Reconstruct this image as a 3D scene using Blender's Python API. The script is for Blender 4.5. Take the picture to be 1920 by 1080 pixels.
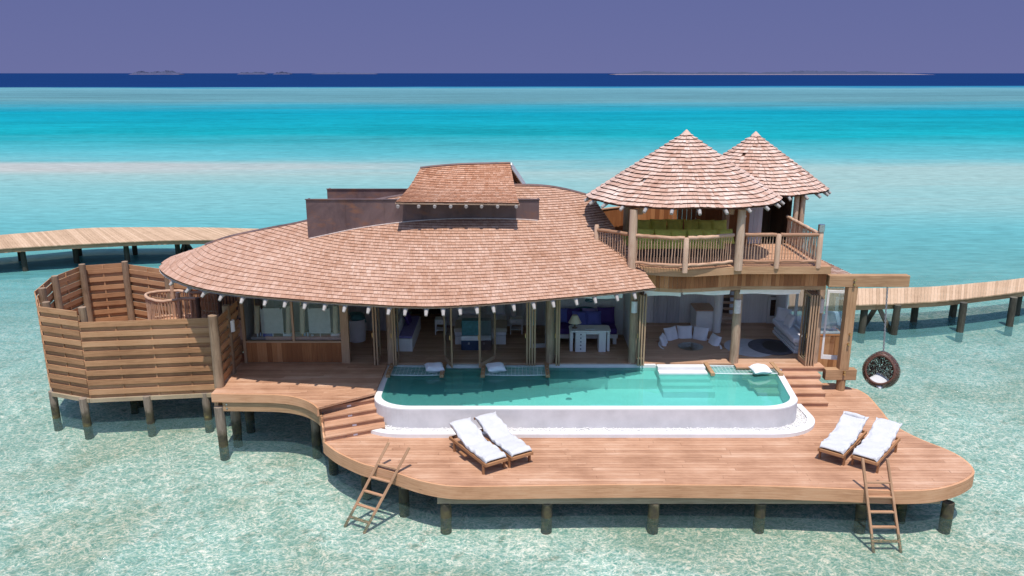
import bpy, math, random
from math import sin, cos, pi, radians, sqrt, atan2, floor
from mathutils import Vector, Matrix

# ------------------------------------------------------------------ camera, sky, sun
for o in list(bpy.data.objects):
    bpy.data.objects.remove(o)
SC = bpy.context.scene
COL = SC.collection
random.seed(7)

FPX, PITCH, CAMH = 1500.0, radians(15.04), 11.0
cam = bpy.data.cameras.new('camera')
cam.sensor_width = 36.0
cam.lens = FPX / 1920 * 36.0
cam.clip_start, cam.clip_end = 0.2, 60000
camo = bpy.data.objects.new('camera', cam)
camo.location = (0, 0, CAMH)
camo.rotation_euler = (pi / 2 - PITCH, 0, 0)
COL.objects.link(camo)
SC.camera = camo

SHX, SHY = -0.03, 0.36            # how far a shadow runs per metre of drop
SUN_EL = atan2(1, sqrt(SHX ** 2 + SHY ** 2))
world = bpy.data.worlds.new('World')
SC.world = world
world.use_nodes = True
wt = world.node_tree
wt.nodes.clear()
w_out = wt.nodes.new('ShaderNodeOutputWorld')
w_bg = wt.nodes.new('ShaderNodeBackground')
w_sky = wt.nodes.new('ShaderNodeTexSky')
w_sky.sky_type = 'NISHITA'
w_sky.sun_disc = False
w_sky.sun_elevation = SUN_EL
w_sky.sun_rotation = pi - 0.08
w_sky.air_density = 1.0
w_sky.dust_density = 0.6
w_sky.ozone_density = 3.0
w_bg.inputs['Strength'].default_value = 0.15
# the low sky is a violet, hazy band; it passes into the clear sky higher up
w_tc = wt.nodes.new('ShaderNodeTexCoord')
w_sep = wt.nodes.new('ShaderNodeSeparateXYZ')
w_map = wt.nodes.new('ShaderNodeMapRange')
w_map.interpolation_type = 'SMOOTHSTEP'
w_map.inputs['From Min'].default_value = 0.16
w_map.inputs['From Max'].default_value = 0.38
w_rmp = wt.nodes.new('ShaderNodeValToRGB')
w_rmp.color_ramp.elements[0].position = 0.0
w_rmp.color_ramp.elements[0].color = (0.60, 0.665, 1.45, 1)
w_rmp.color_ramp.elements[1].position = 0.12
w_rmp.color_ramp.elements[1].color = (0.48, 0.58, 1.37, 1)
w_mix = wt.nodes.new('ShaderNodeMix')
w_mix.data_type = 'RGBA'
wt.links.new(w_tc.outputs['Generated'], w_sep.inputs[0])
wt.links.new(w_sep.outputs['Z'], w_map.inputs['Value'])
wt.links.new(w_sep.outputs['Z'], w_rmp.inputs['Fac'])
wt.links.new(w_map.outputs['Result'], w_mix.inputs[0])
wt.links.new(w_rmp.outputs['Color'], w_mix.inputs[6])
wt.links.new(w_sky.outputs['Color'], w_mix.inputs[7])
wt.links.new(w_mix.outputs[2], w_bg.inputs['Color'])
wt.links.new(w_bg.outputs[0], w_out.inputs['Surface'])

sun = bpy.data.lights.new('sun', 'SUN')
sun.energy = 3.0
sun.angle = radians(0.5)
sun.color = (1.0, 0.95, 0.88)
suno = bpy.data.objects.new('sun', sun)
suno.rotation_euler = Vector((SHX, SHY, -1)).to_track_quat('-Z', 'Y').to_euler()
suno.location = (2, -12, 40)
COL.objects.link(suno)
SC.view_settings.view_transform = 'Standard'
SC.view_settings.look = 'None'
SC.view_settings.exposure = 0.72
SC.view_settings.gamma = 1.0
SC.render.engine = 'CYCLES'
SC.cycles.max_bounces = 10
SC.cycles.diffuse_bounces = 6
SC.cycles.glossy_bounces = 3
SC.cycles.transparent_max_bounces = 12
SC.cycles.caustics_reflective = False
SC.cycles.caustics_refractive = False
SC.cycles.sample_clamp_indirect = 4.0
try:
    SC.cycles.use_denoising = True
except Exception:
    pass

CT, ST = cos(PITCH), sin(PITCH)


def P(u, v, z):
    """world point at height z seen at pixel (u, v) of the 1920 x 1080 photograph"""
    xc, yc = (u - 960) / FPX, (v - 540) / FPX
    k = (CAMH - z) / (ST + yc * CT)
    return Vector((xc * k, (CT - yc * ST) * k, z))


def PY(u, v, Y):
    """world point at distance Y seen at pixel (u, v)"""
    xc, yc = (u - 960) / FPX, (v - 540) / FPX
    k = Y / (CT - yc * ST)
    return Vector((xc * k, Y, CAMH - (ST + yc * CT) * k))


def lerp(a, b, t):
    return a + (b - a) * t


# ------------------------------------------------------------------ materials
def nodes(name):
    m = bpy.data.materials.new(name)
    m.use_nodes = True
    nt = m.node_tree
    nt.nodes.clear()
    out = nt.nodes.new('ShaderNodeOutputMaterial')
    return m, nt, out


def nd(nt, typ, **kw):
    n = nt.nodes.new('ShaderNode' + typ)
    for k, v in kw.items():
        if k in n.inputs:
            n.inputs[k].default_value = v
        else:
            setattr(n, k, v)
    return n


def lk(nt, a, b):
    nt.links.new(a, b)


def ramp(nt, fac, stops, interp='LINEAR'):
    r = nt.nodes.new('ShaderNodeValToRGB')
    cr = r.color_ramp
    cr.interpolation = interp
    while len(cr.elements) < len(stops):
        cr.elements.new(0.5)
    for e, (p, c) in zip(cr.elements, stops):
        e.position = p
        e.color = (c[0], c[1], c[2], 1) if len(c) == 3 else c
    lk(nt, fac, r.inputs['Fac'])
    return r.outputs['Color']


def mixc(nt, fac, a, b, blend='MIX'):
    n = nt.nodes.new('ShaderNodeMix')
    n.data_type = 'RGBA'
    n.blend_type = blend
    for i, v in ((0, fac), (6, a), (7, b)):
        if isinstance(v, (int, float)):
            n.inputs[i].default_value = v
        elif isinstance(v, (tuple, list)):
            n.inputs[i].default_value = (v[0], v[1], v[2], 1)
        else:
            lk(nt, v, n.inputs[i])
    return n.outputs[2]


def mth(nt, op, a, b=None, clamp=False):
    n = nt.nodes.new('ShaderNodeMath')
    n.operation = op
    n.use_clamp = clamp
    for i, v in ((0, a), (1, b)):
        if v is None:
            continue
        if isinstance(v, (int, float)):
            n.inputs[i].default_value = v
        else:
            lk(nt, v, n.inputs[i])
    return n.outputs[0]


def maprange(nt, v, a, b, c, d, smooth=False):
    n = nt.nodes.new('ShaderNodeMapRange')
    if smooth:
        n.interpolation_type = 'SMOOTHSTEP'
    lk(nt, v, n.inputs['Value'])
    n.inputs['From Min'].default_value = a
    n.inputs['From Max'].default_value = b
    n.inputs['To Min'].default_value = c
    n.inputs['To Max'].default_value = d
    return n.outputs[0]


def noise(nt, vec, scale, detail=3, rough=0.55, dist=0.0):
    n = nt.nodes.new('ShaderNodeTexNoise')
    n.inputs['Scale'].default_value = scale
    n.inputs['Detail'].default_value = detail
    n.inputs['Roughness'].default_value = rough
    n.inputs['Distortion'].default_value = dist
    if vec is not None:
        lk(nt, vec, n.inputs['Vector'])
    return n.outputs['Fac']


def mapping(nt, vec, scale, loc=(0, 0, 0), rot=(0, 0, 0)):
    n = nt.nodes.new('ShaderNodeMapping')
    n.inputs['Scale'].default_value = scale
    n.inputs['Location'].default_value = loc
    n.inputs['Rotation'].default_value = rot
    lk(nt, vec, n.inputs['Vector'])
    return n.outputs['Vector']


def bump(nt, h, strength=0.3, dist=0.02):
    n = nt.nodes.new('ShaderNodeBump')
    n.inputs['Strength'].default_value = strength
    n.inputs['Distance'].default_value = dist
    lk(nt, h, n.inputs['Height'])
    return n.outputs['Normal']


def wood(name, dark, mid, light, rough=0.7, grain=(1.0, 22.0), bmp=0.25, spread=0.55, stain=0.25):
    m, nt, out = nodes(name)
    uv = nd(nt, 'UVMap').outputs[0]
    geo = nd(nt, 'NewGeometry')
    rnd = geo.outputs['Random Per Island']
    gv = mapping(nt, uv, (grain[0], grain[1], 1))
    g = noise(nt, gv, 2.2, 4, 0.6, 0.4)
    blot = noise(nt, geo.outputs['Position'], 0.9, 4, 0.6)
    f = mth(nt, 'ADD', mth(nt, 'MULTIPLY', g, 1.0 - spread * 0.5),
            mth(nt, 'MULTIPLY', mth(nt, 'SUBTRACT', rnd, 0.5), spread))
    f = mth(nt, 'ADD', f, mth(nt, 'MULTIPLY', mth(nt, 'SUBTRACT', blot, 0.5), stain * 2))
    c = ramp(nt, f, [(0.15, dark), (0.48, mid), (0.85, light)])
    kn = noise(nt, mapping(nt, uv, (2.2, 9, 1)), 1.6, 2, 0.5)
    c = mixc(nt, maprange(nt, kn, 0.70, 0.80, 0, 0.6), c, tuple(x * 0.55 for x in dark))
    b = nd(nt, 'BsdfPrincipled', Roughness=rough)
    b.inputs['Specular IOR Level'].default_value = 0.25
    lk(nt, c, b.inputs['Base Color'])
    lk(nt, bump(nt, g, bmp, 0.006), b.inputs['Normal'])
    lk(nt, b.outputs[0], out.inputs['Surface'])
    return m


def plain(name, col, rough=0.7, var=0.12, scale=6.0, metal=0.0, bmp=0.0, spec=0.3, bscale=40.0):
    m, nt, out = nodes(name)
    geo = nd(nt, 'NewGeometry')
    n = noise(nt, geo.outputs['Position'], scale, 5, 0.6)
    lo = tuple(max(0, c * (1 - var * 1.6)) for c in col)
    hi = tuple(min(1, c * (1 + var)) for c in col)
    c = ramp(nt, n, [(0.3, lo), (0.7, hi)])
    b = nd(nt, 'BsdfPrincipled', Roughness=rough, Metallic=metal)
    b.inputs['Specular IOR Level'].default_value = spec
    lk(nt, c, b.inputs['Base Color'])
    if bmp:
        lk(nt, bump(nt, noise(nt, geo.outputs['Position'], bscale, 4, 0.6), bmp, 0.01), b.inputs['Normal'])
    lk(nt, b.outputs[0], out.inputs['Surface'])
    return m


def fabric(name, col, var=0.1, bmp=0.5):
    m, nt, out = nodes(name)
    geo = nd(nt, 'NewGeometry')
    n1 = noise(nt, geo.outputs['Position'], 5, 4, 0.6)
    n2 = noise(nt, geo.outputs['Position'], 26, 3, 0.6, 0.6)
    c = ramp(nt, n1, [(0.3, tuple(x * (1 - var) for x in col)), (0.7, tuple(min(1, x * (1 + var)) for x in col))])
    b = nd(nt, 'BsdfPrincipled', Roughness=0.95)
    b.inputs['Specular IOR Level'].default_value = 0.1
    lk(nt, c, b.inputs['Base Color'])
    lk(nt, bump(nt, n2, bmp, 0.02), b.inputs['Normal'])
    lk(nt, b.outputs[0], out.inputs['Surface'])
    return m


def shingle_mat(name, cols, big=0.5):
    m, nt, out = nodes(name)
    uv = nd(nt, 'UVMap').outputs[0]
    geo = nd(nt, 'NewGeometry')
    rnd = geo.outputs['Random Per Island']
    g = noise(nt, mapping(nt, uv, (30, 3, 1)), 1.0, 4, 0.65)
    blot = noise(nt, geo.outputs['Position'], big, 3, 0.6)
    blot2 = noise(nt, geo.outputs['Position'], 2.4, 3, 0.6)
    f = mth(nt, 'ADD', mth(nt, 'MULTIPLY', rnd, 0.34), mth(nt, 'ADD', mth(nt, 'MULTIPLY', g, 0.42), 0.12))
    f = mth(nt, 'ADD', f, mth(nt, 'MULTIPLY', mth(nt, 'SUBTRACT', blot, 0.5), 0.55))
    f = mth(nt, 'ADD', f, mth(nt, 'MULTIPLY', mth(nt, 'SUBTRACT', blot2, 0.5), 0.45))
    c = ramp(nt, f, [(0.05, cols[0]), (0.36, cols[1]), (0.66, cols[2]), (0.95, cols[3])])
    # the butt face of each shingle is dark brown
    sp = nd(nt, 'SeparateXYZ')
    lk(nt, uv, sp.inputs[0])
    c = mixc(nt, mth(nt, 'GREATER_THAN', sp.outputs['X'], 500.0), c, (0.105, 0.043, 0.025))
    b = nd(nt, 'BsdfPrincipled', Roughness=0.75)
    b.inputs['Specular IOR Level'].default_value = 0.2
    lk(nt, c, b.inputs['Base Color'])
    lk(nt, bump(nt, g, 0.3, 0.008), b.inputs['Normal'])
    lk(nt, b.outputs[0], out.inputs['Surface'])
    return m


def glass_mat(name, tint=(0.86, 0.93, 0.93), refl=0.10):
    m, nt, out = nodes(name)
    t = nd(nt, 'BsdfTransparent')
    t.inputs['Color'].default_value = (*tint, 1)
    g = nd(nt, 'BsdfGlossy', Roughness=0.02)
    lw = nd(nt, 'LayerWeight', Blend=0.25)
    f = mth(nt, 'ADD', mth(nt, 'MULTIPLY', lw.outputs['Fresnel'], 0.5), refl, True)
    mx = nd(nt, 'MixShader')
    lk(nt, f, mx.inputs[0])
    lk(nt, t.outputs[0], mx.inputs[1])
    lk(nt, g.outputs[0], mx.inputs[2])
    lk(nt, mx.outputs[0], out.inputs['Surface'])
    return m


M = {}
M['deck'] = wood('deck_wood', (0.30, 0.15, 0.085), (0.46, 0.252, 0.152), (0.59, 0.385, 0.265), 0.65, (0.8, 18), 0.2, 0.30, 0.42)
M['floor'] = wood('floor_wood', (0.34, 0.19, 0.115), (0.46, 0.28, 0.18), (0.54, 0.36, 0.25), 0.5, (0.8, 18), 0.15, 0.35, 0.2)
M['fascia'] = wood('fascia_wood', (0.34, 0.16, 0.078), (0.54, 0.285, 0.155), (0.64, 0.39, 0.24), 0.7, (0.7, 16), 0.25, 0.25, 0.3)
M['fence'] = wood('fence_wood', (0.27, 0.13, 0.062), (0.43, 0.222, 0.11), (0.54, 0.31, 0.17), 0.75, (0.7, 14), 0.3, 0.35, 0.35)
M['clad'] = wood('cladding_wood', (0.26, 0.095, 0.035), (0.42, 0.17, 0.065), (0.54, 0.26, 0.12), 0.65, (0.8, 16), 0.2, 0.65, 0.2)
M['beam'] = wood('beam_wood', (0.24, 0.13, 0.065), (0.40, 0.235, 0.125), (0.52, 0.33, 0.19), 0.75, (0.6, 12), 0.3, 0.2, 0.3)
M['greybeam'] = wood('weathered_beam_wood', (0.22, 0.16, 0.10), (0.37, 0.28, 0.18), (0.47, 0.38, 0.27), 0.8, (0.6, 12), 0.3, 0.3, 0.3)
M['post'] = wood('post_wood', (0.26, 0.165, 0.11), (0.45, 0.305, 0.21), (0.56, 0.41, 0.30), 0.75, (0.9, 10), 0.3, 0.2, 0.4)
M['frame'] = wood('door_frame_wood', (0.27, 0.155, 0.085), (0.42, 0.265, 0.165), (0.52, 0.36, 0.24), 0.6, (0.9, 20), 0.2, 0.4, 0.2)
M['rattan'] = wood('stick_wood', (0.30, 0.16, 0.095), (0.48, 0.30, 0.20), (0.60, 0.42, 0.30), 0.75, (1.5, 6), 0.3, 0.5, 0.3)
M['teak'] = wood('teak_wood', (0.22, 0.10, 0.045), (0.36, 0.18, 0.085), (0.46, 0.25, 0.13), 0.6, (1.0, 20), 0.2, 0.4, 0.2)
M['ladder'] = wood('ladder_wood', (0.30, 0.16, 0.09), (0.48, 0.28, 0.165), (0.58, 0.36, 0.23), 0.65, (1.0, 18), 0.2, 0.4, 0.2)
M['jetty'] = wood('jetty_wood', (0.36, 0.23, 0.135), (0.50, 0.33, 0.205), (0.60, 0.42, 0.28), 0.75, (0.8, 14), 0.2, 0.4, 0.2)
M['whitewood'] = wood('whitewashed_wood', (0.60, 0.58, 0.57), (0.74, 0.72, 0.71), (0.82, 0.80, 0.79), 0.6, (0.8, 16), 0.2, 0.2, 0.15)
M['greywood'] = wood('grey_washed_wood', (0.36, 0.35, 0.37), (0.50, 0.49, 0.51), (0.58, 0.57, 0.58), 0.6, (0.8, 16), 0.2, 0.3, 0.15)
M['rafter'] = wood('rafter_wood', (0.24, 0.215, 0.20), (0.33, 0.30, 0.285), (0.42, 0.39, 0.37), 0.8, (0.8, 10), 0.2, 0.3, 0.2)
M['soffit'] = wood('soffit_wood', (0.44, 0.38, 0.32), (0.58, 0.52, 0.46), (0.66, 0.60, 0.54), 0.75, (0.8, 16), 0.2, 0.4, 0.2)
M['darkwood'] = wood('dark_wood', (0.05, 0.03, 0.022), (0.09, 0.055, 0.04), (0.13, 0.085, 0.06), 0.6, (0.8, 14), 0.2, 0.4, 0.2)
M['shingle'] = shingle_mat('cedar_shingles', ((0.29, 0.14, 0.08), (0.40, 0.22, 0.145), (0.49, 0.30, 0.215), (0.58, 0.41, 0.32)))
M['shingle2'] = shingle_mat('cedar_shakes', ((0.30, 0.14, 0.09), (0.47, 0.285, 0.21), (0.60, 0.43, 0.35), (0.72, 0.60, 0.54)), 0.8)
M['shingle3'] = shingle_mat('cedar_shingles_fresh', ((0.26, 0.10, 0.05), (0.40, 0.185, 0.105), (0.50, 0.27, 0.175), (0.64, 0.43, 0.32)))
M['under'] = plain('roof_underlay', (0.13, 0.06, 0.035), 0.9)
M['white'] = plain('white_render', (0.68, 0.66, 0.65), 0.8, 0.04, 3.0, bmp=0.15)
M['wall'] = plain('white_paint', (0.74, 0.72, 0.72), 0.7, 0.04, 3.0)
M['whitemetal'] = plain('white_lacquer', (0.72, 0.72, 0.74), 0.4, 0.05)
M['plaster'] = plain('pool_plaster', (0.55, 0.52, 0.525), 0.85, 0.09, 1.6, bmp=0.2, bscale=30)
M['cloth'] = fabric('white_towelling', (0.52, 0.51, 0.52), 0.05, 0.9)
M['linen'] = fabric('white_linen', (0.76, 0.74, 0.78), 0.05, 0.4)
M['beige'] = fabric('beige_linen', (0.50, 0.44, 0.37), 0.08, 0.4)
M['green'] = fabric('olive_green_canvas', (0.52, 0.51, 0.12), 0.15, 0.4)
M['purple'] = fabric('deep_purple_cloth', (0.09, 0.05, 0.20), 0.1, 0.3)
M['blue'] = fabric('violet_blue_cloth', (0.14, 0.15, 0.44), 0.1, 0.3)
M['lilac'] = fabric('lilac_cloth', (0.24, 0.20, 0.42), 0.1, 0.3)
M['aqua'] = fabric('pale_blue_cloth', (0.45, 0.58, 0.74), 0.1, 0.3)
M['steel'] = plain('brushed_steel', (0.55, 0.55, 0.58), 0.3, 0.1, 20, 1.0)
M['brass'] = plain('brass', (0.65, 0.42, 0.2), 0.35, 0.1, 20, 1.0)
M['black'] = plain('black_stone', (0.018, 0.017, 0.02), 0.35)
M['navy'] = plain('navy_leather', (0.035, 0.055, 0.11), 0.5, 0.2, 8)
M['teal'] = plain('teal_screen', (0.06, 0.19, 0.22), 0.35, 0.2, 9)
M['rugpale'] = fabric('pale_rug', (0.42, 0.40, 0.42), 0.08, 0.3)
M['rugdark'] = fabric('charcoal_rug', (0.10, 0.095, 0.11), 0.15, 0.3)
M['shade'] = fabric('parchment', (0.70, 0.58, 0.42), 0.05, 0.1)
M['paper'] = plain('paper_panel', (0.62, 0.62, 0.60), 0.8, 0.06, 8)
M['lampstone'] = plain('pale_stoneware', (0.62, 0.52, 0.48), 0.8, 0.12, 14, bmp=0.2)
M['drift'] = plain('driftwood', (0.20, 0.13, 0.085), 0.8, 0.2, 10, bmp=0.3)
M['glass'] = glass_mat('window_glass')
M['glassdark'] = glass_mat('bathroom_glass', (0.72, 0.79, 0.80), 0.05)
M['rope'] = plain('chain_steel', (0.42, 0.42, 0.46), 0.4, 0.2, 30, 0.7)
M['wicker'] = plain('brown_wicker', (0.105, 0.045, 0.03), 0.5, 0.4, 60, bmp=0.6, bscale=60)
M['net'] = plain('white_netting', (0.66, 0.70, 0.70), 0.8, 0.05)
M['pebble'] = plain('white_pebbles', (0.66, 0.64, 0.62), 0.8, 0.12, 20, bmp=0.3)


def copper():
    m, nt, out = nodes('weathered_copper')
    geo = nd(nt, 'NewGeometry')
    pv = geo.outputs['Position']
    n1 = noise(nt, mapping(nt, pv, (1, 1, 0.6)), 1.1, 6, 0.65, 0.6)
    n2 = noise(nt, mapping(nt, pv, (0.6, 1, 1.2)), 2.6, 5, 0.65, 0.3)
    c = ramp(nt, n1, [(0.3, (0.07, 0.042, 0.044)), (0.55, (0.135, 0.085, 0.082)), (0.8, (0.20, 0.13, 0.125))])
    c = mixc(nt, maprange(nt, n2, 0.52, 0.70, 0, 0.75), c, (0.22, 0.095, 0.05))
    b = nd(nt, 'BsdfPrincipled', Roughness=0.6, Metallic=0.25)
    lk(nt, c, b.inputs['Base Color'])
    lk(nt, bump(nt, n1, 0.2, 0.03), b.inputs['Normal'])
    lk(nt, b.outputs[0], out.inputs['Surface'])
    return m


M['copper'] = copper()


def pile_mat():
    m, nt, out = nodes('pile_wood')
    geo = nd(nt, 'NewGeometry')
    uv = nd(nt, 'UVMap').outputs[0]
    sep = nd(nt, 'SeparateXYZ')
    lk(nt, geo.outputs['Position'], sep.inputs[0])
    g = noise(nt, mapping(nt, uv, (1.0, 9, 1)), 2.2, 4, 0.6, 0.3)
    n = noise(nt, geo.outputs['Position'], 4.5, 4, 0.6)
    c = ramp(nt, g, [(0.25, (0.12, 0.085, 0.06)), (0.5, (0.22, 0.165, 0.12)), (0.8, (0.31, 0.25, 0.19))])
    zz = mth(nt, 'ADD', sep.outputs['Z'], mth(nt, 'MULTIPLY', mth(nt, 'SUBTRACT', n, 0.5), 0.5))
    alg = ramp(nt, n, [(0.4, (0.045, 0.036, 0.022)), (0.66, (0.10, 0.085, 0.035)), (0.75, (0.28, 0.22, 0.07))])
    c = mixc(nt, maprange(nt, zz, 0.30, 0.62, 1, 0, True), c, alg)
    b = nd(nt, 'BsdfPrincipled', Roughness=0.8)
    lk(nt, c, b.inputs['Base Color'])
    lk(nt, bump(nt, g, 0.35, 0.01), b.inputs['Normal'])
    lk(nt, b.outputs[0], out.inputs['Surface'])
    return m


M['pile'] = pile_mat()
M['fencepost'] = wood('fence_post_wood', (0.16, 0.10, 0.06), (0.27, 0.18, 0.115), (0.36, 0.26, 0.17), 0.8, (0.9, 10), 0.3, 0.2, 0.5)
M['darkpile'] = wood('dark_pile_wood', (0.045, 0.04, 0.03), (0.085, 0.075, 0.055), (0.16, 0.135, 0.09), 0.8, (0.8, 9), 0.3, 0.3, 0.5)


# ------------------------------------------------------------------ mesh helpers
class MB:
    """collects shapes with uv (u runs along the grain, in metres) into one mesh"""

    def __init__(self):
        self.v, self.f, self.uv = [], [], []

    def poly(self, pts, uvs=None):
        b = len(self.v)
        self.v += [tuple(p) for p in pts]
        self.f.append(tuple(range(b, b + len(pts))))
        self.uv.append(uvs or [(p[0], p[1]) for p in pts])

    def beam(self, p0, p1, w, h, up=(0, 0, 1), taper=1.0, jit=True):
        p0, p1 = Vector(p0), Vector(p1)
        d = p1 - p0
        L = d.length
        if L < 1e-6:
            return
        d = d / L
        up = Vector(up)
        s = d.cross(up)
        if s.length < 1e-5:
            up = Vector((0, 1, 0))
            s = d.cross(up)
        s.normalize()
        n = s.cross(d)
        b = len(self.v)
        for p, k in ((p0, 1.0), (p1, taper)):
            for a, c in ((-1, -1), (1, -1), (1, 1), (-1, 1)):
                self.v.append(tuple(p + s * (a * w / 2 * k) + n * (c * h / 2 * k)))
        ou, ov = (random.random() * 40, random.random() * 40) if jit else (0, 0)
        side = [0, w, w + h, 2 * w + h, 2 * w + 2 * h]
        for i in range(4):
            j = (i + 1) % 4
            self.f.append((b + i, b + j, b + 4 + j, b + 4 + i))
            self.uv.append([(ou, ov + side[i]), (ou, ov + side[i + 1]), (ou + L, ov + side[i + 1]), (ou + L, ov + side[i])])
        self.f.append((b + 3, b + 2, b + 1, b))
        self.uv.append([(ou, ov), (ou, ov + w), (ou + h, ov + w), (ou + h, ov)])
        self.f.append((b + 4, b + 5, b + 6, b + 7))
        self.uv.append([(ou, ov), (ou, ov + w), (ou + h, ov + w), (ou + h, ov)])

    def box(self, lo, hi):
        lo, hi = Vector(lo), Vector(hi)
        c = (lo + hi) / 2
        s = hi - lo
        ax = max(range(3), key=lambda i: s[i])
        if ax == 2:
            self.beam((c.x, c.y, lo.z), (c.x, c.y, hi.z), s.x, s.y, (0, 1, 0))
        elif ax == 0:
            self.beam((lo.x, c.y, c.z), (hi.x, c.y, c.z), s.y, s.z)
        else:
            self.beam((c.x, lo.y, c.z), (c.x, hi.y, c.z), s.x, s.z)

    def tube(self, pts, r, n=10, cap=True, wob=0.0):
        pts = [Vector(p) for p in pts]
        rs = r if isinstance(r, (list, tuple)) else [r] * len(pts)
        b = len(self.v)
        ou, ov = random.random() * 40, random.random() * 40
        L = 0
        prev = None
        ls = []
        for i, p in enumerate(pts):
            d = (pts[min(i + 1, len(pts) - 1)] - pts[max(i - 1, 0)])
            d.normalize()
            if prev is None:
                a = Vector((0, 0, 1)) if abs(d.z) < 0.9 else Vector((0, 1, 0))
                s = d.cross(a).normalized()
            else:
                s = (prev - d * prev.dot(d)).normalized()
            prev = s
            t = d.cross(s)
            if i:
                L += (p - pts[i - 1]).length
            ls.append(L)
            for k in range(n):
                an = 2 * pi * k / n
                rr = rs[i] * (1 + wob * (random.random() - 0.5))
                self.v.append(tuple(p + (s * cos(an) + t * sin(an)) * rr))
        for i in range(len(pts) - 1):
            for k in range(n):
                k2 = (k + 1) % n
                c = 2 * pi * rs[i] / n
                self.f.append((b + i * n + k, b + i * n + k2, b + (i + 1) * n + k2, b + (i + 1) * n + k))
                self.uv.append([(ou + ls[i], ov + c * k), (ou + ls[i], ov + c * (k + 1)), (ou + ls[i + 1], ov + c * (k + 1)), (ou + ls[i + 1], ov + c * k)])
        if cap:
            for e, rev in ((0, True), (len(pts) - 1, False)):
                idx = [b + e * n + k for k in range(n)]
                if rev:
                    idx.reverse()
                self.f.append(tuple(idx))
                self.uv.append([(ou + 0.02 * k, ov) for k in range(n)])

    def grid(self, fn, nu, nv, cu=False, cv=False, su=1.0, sv=1.0, flip=False):
        b = len(self.v)
        for j in range(nv):
            for i in range(nu):
                self.v.append(tuple(fn(i / (nu if cu else nu - 1), j / (nv if cv else nv - 1))))
        for j in range(nv if cv else nv - 1):
            for i in range(nu if cu else nu - 1):
                i2, j2 = (i + 1) % nu, (j + 1) % nv
                q = (b + j * nu + i, b + j * nu + i2, b + j2 * nu + i2, b + j2 * nu + i)
                uq = [(i / nu * su, j / nv * sv), ((i + 1) / nu * su, j / nv * sv), ((i + 1) / nu * su, (j + 1) / nv * sv), (i / nu * su, (j + 1) / nv * sv)]
                if flip:
                    q = q[::-1]
                    uq = uq[::-1]
                self.f.append(q)
                self.uv.append(uq)

    def prism(self, poly, z0, z1):
        """closed vertical prism over a plan polygon (counter-clockwise)"""
        n = len(poly)
        a = 0.0
        for i in range(n):
            a += poly[i][0] * poly[(i + 1) % n][1] - poly[(i + 1) % n][0] * poly[i][1]
        if a < 0:
            poly = poly[::-1]
        b = len(self.v)
        self.v += [(p[0], p[1], z0) for p in poly] + [(p[0], p[1], z1) for p in poly]
        self.f.append(tuple(range(b + n, b + 2 * n)))
        self.uv.append([(p[0], p[1]) for p in poly])
        self.f.append(tuple(range(b + n - 1, b - 1, -1)))
        self.uv.append([(p[0], p[1]) for p in poly[::-1]])
        L = 0
        for i in range(n):
            j = (i + 1) % n
            l = sqrt((poly[i][0] - poly[j][0]) ** 2 + (poly[i][1] - poly[j][1]) ** 2)
            self.f.append((b + i, b + j, b + n + j, b + n + i))
            self.uv.append([(L, z0), (L + l, z0), (L + l, z1), (L, z1)])
            L += l

    def band(self, pts, z0, z1, th, side=1):
        """upright board that follows a plan polyline; th to the right (side 1) or left of travel"""
        pts = [Vector((p[0], p[1])) for p in pts]
        offs = offset_line(pts, th * side)
        n = len(pts)
        b = len(self.v)
        ov = random.random() * 30
        for a, c in zip(pts, offs):
            self.v += [(a.x, a.y, z0), (a.x, a.y, z1), (c.x, c.y, z1), (c.x, c.y, z0)]
        L = 0
        for i in range(n - 1):
            l = (pts[i + 1] - pts[i]).length
            a, c = b + 4 * i, b + 4 * (i + 1)
            for k in range(4):
                k2 = (k + 1) % 4
                q = (a + k, c + k, c + k2, a + k2)
                if side > 0:
                    q = q[::-1]
                w0, w1 = ov + 0.3 * k, ov + 0.3 * (k + 1)
                u = [(L, w0), (L + l, w0), (L + l, w1), (L, w1)]
                self.f.append(q)
                self.uv.append(u if side < 0 else u[::-1])
            L += l
        self.f.append((b, b + 1, b + 2, b + 3))
        self.uv.append([(0, 0), (0, .2), (.05, .2), (.05, 0)])
        e = b + 4 * (n - 1)
        self.f.append((e + 3, e + 2, e + 1, e))
        self.uv.append([(0, 0), (0, .2), (.05, .2), (.05, 0)])

    def lathe(self, prof, c, n=16):
        c = Vector(c)
        b = len(self.v)
        for r, z in prof:
            for k in range(n):
                a = 2 * pi * k / n
                self.v.append((c.x + r * cos(a), c.y + r * sin(a), c.z + z))
        for i in range(len(prof) - 1):
            for k in range(n):
                k2 = (k + 1) % n
                self.f.append((b + i * n + k, b + i * n + k2, b + (i + 1) * n + k2, b + (i + 1) * n + k))
                self.uv.append([(prof[i][1], k / n), (prof[i][1], (k + 1) / n), (prof[i + 1][1], (k + 1) / n), (prof[i + 1][1], k / n)])
        for i, rev in ((0, True), (len(prof) - 1, False)):
            idx = [b + i * n + k for k in range(n)]
            if rev:
                idx.reverse()
            self.f.append(tuple(idx))
            self.uv.append([(0.01 * k, 0) for k in range(n)])

    def build(self, name, mat, parent=None, smooth=False, bevel=0.0):
        vs = self.v
        if parent is not None and parent.get('_m'):
            mi = ROOTM[parent['_m']].inverted()
            vs = [tuple(mi @ Vector(v)) for v in vs]
        me = bpy.data.meshes.new(name)
        me.from_pydata(vs, [], self.f)
        ul = me.uv_layers.new(name='UVMap')
        flat = [c for u in self.uv for p in u for c in p]
        ul.data.foreach_set('uv', flat)
        me.materials.append(M[mat] if isinstance(mat, str) else mat)
        if smooth:
            me.polygons.foreach_set('use_smooth', [True] * len(me.polygons))
        me.update()
        o = bpy.data.objects.new(name, me)
        COL.objects.link(o)
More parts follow.
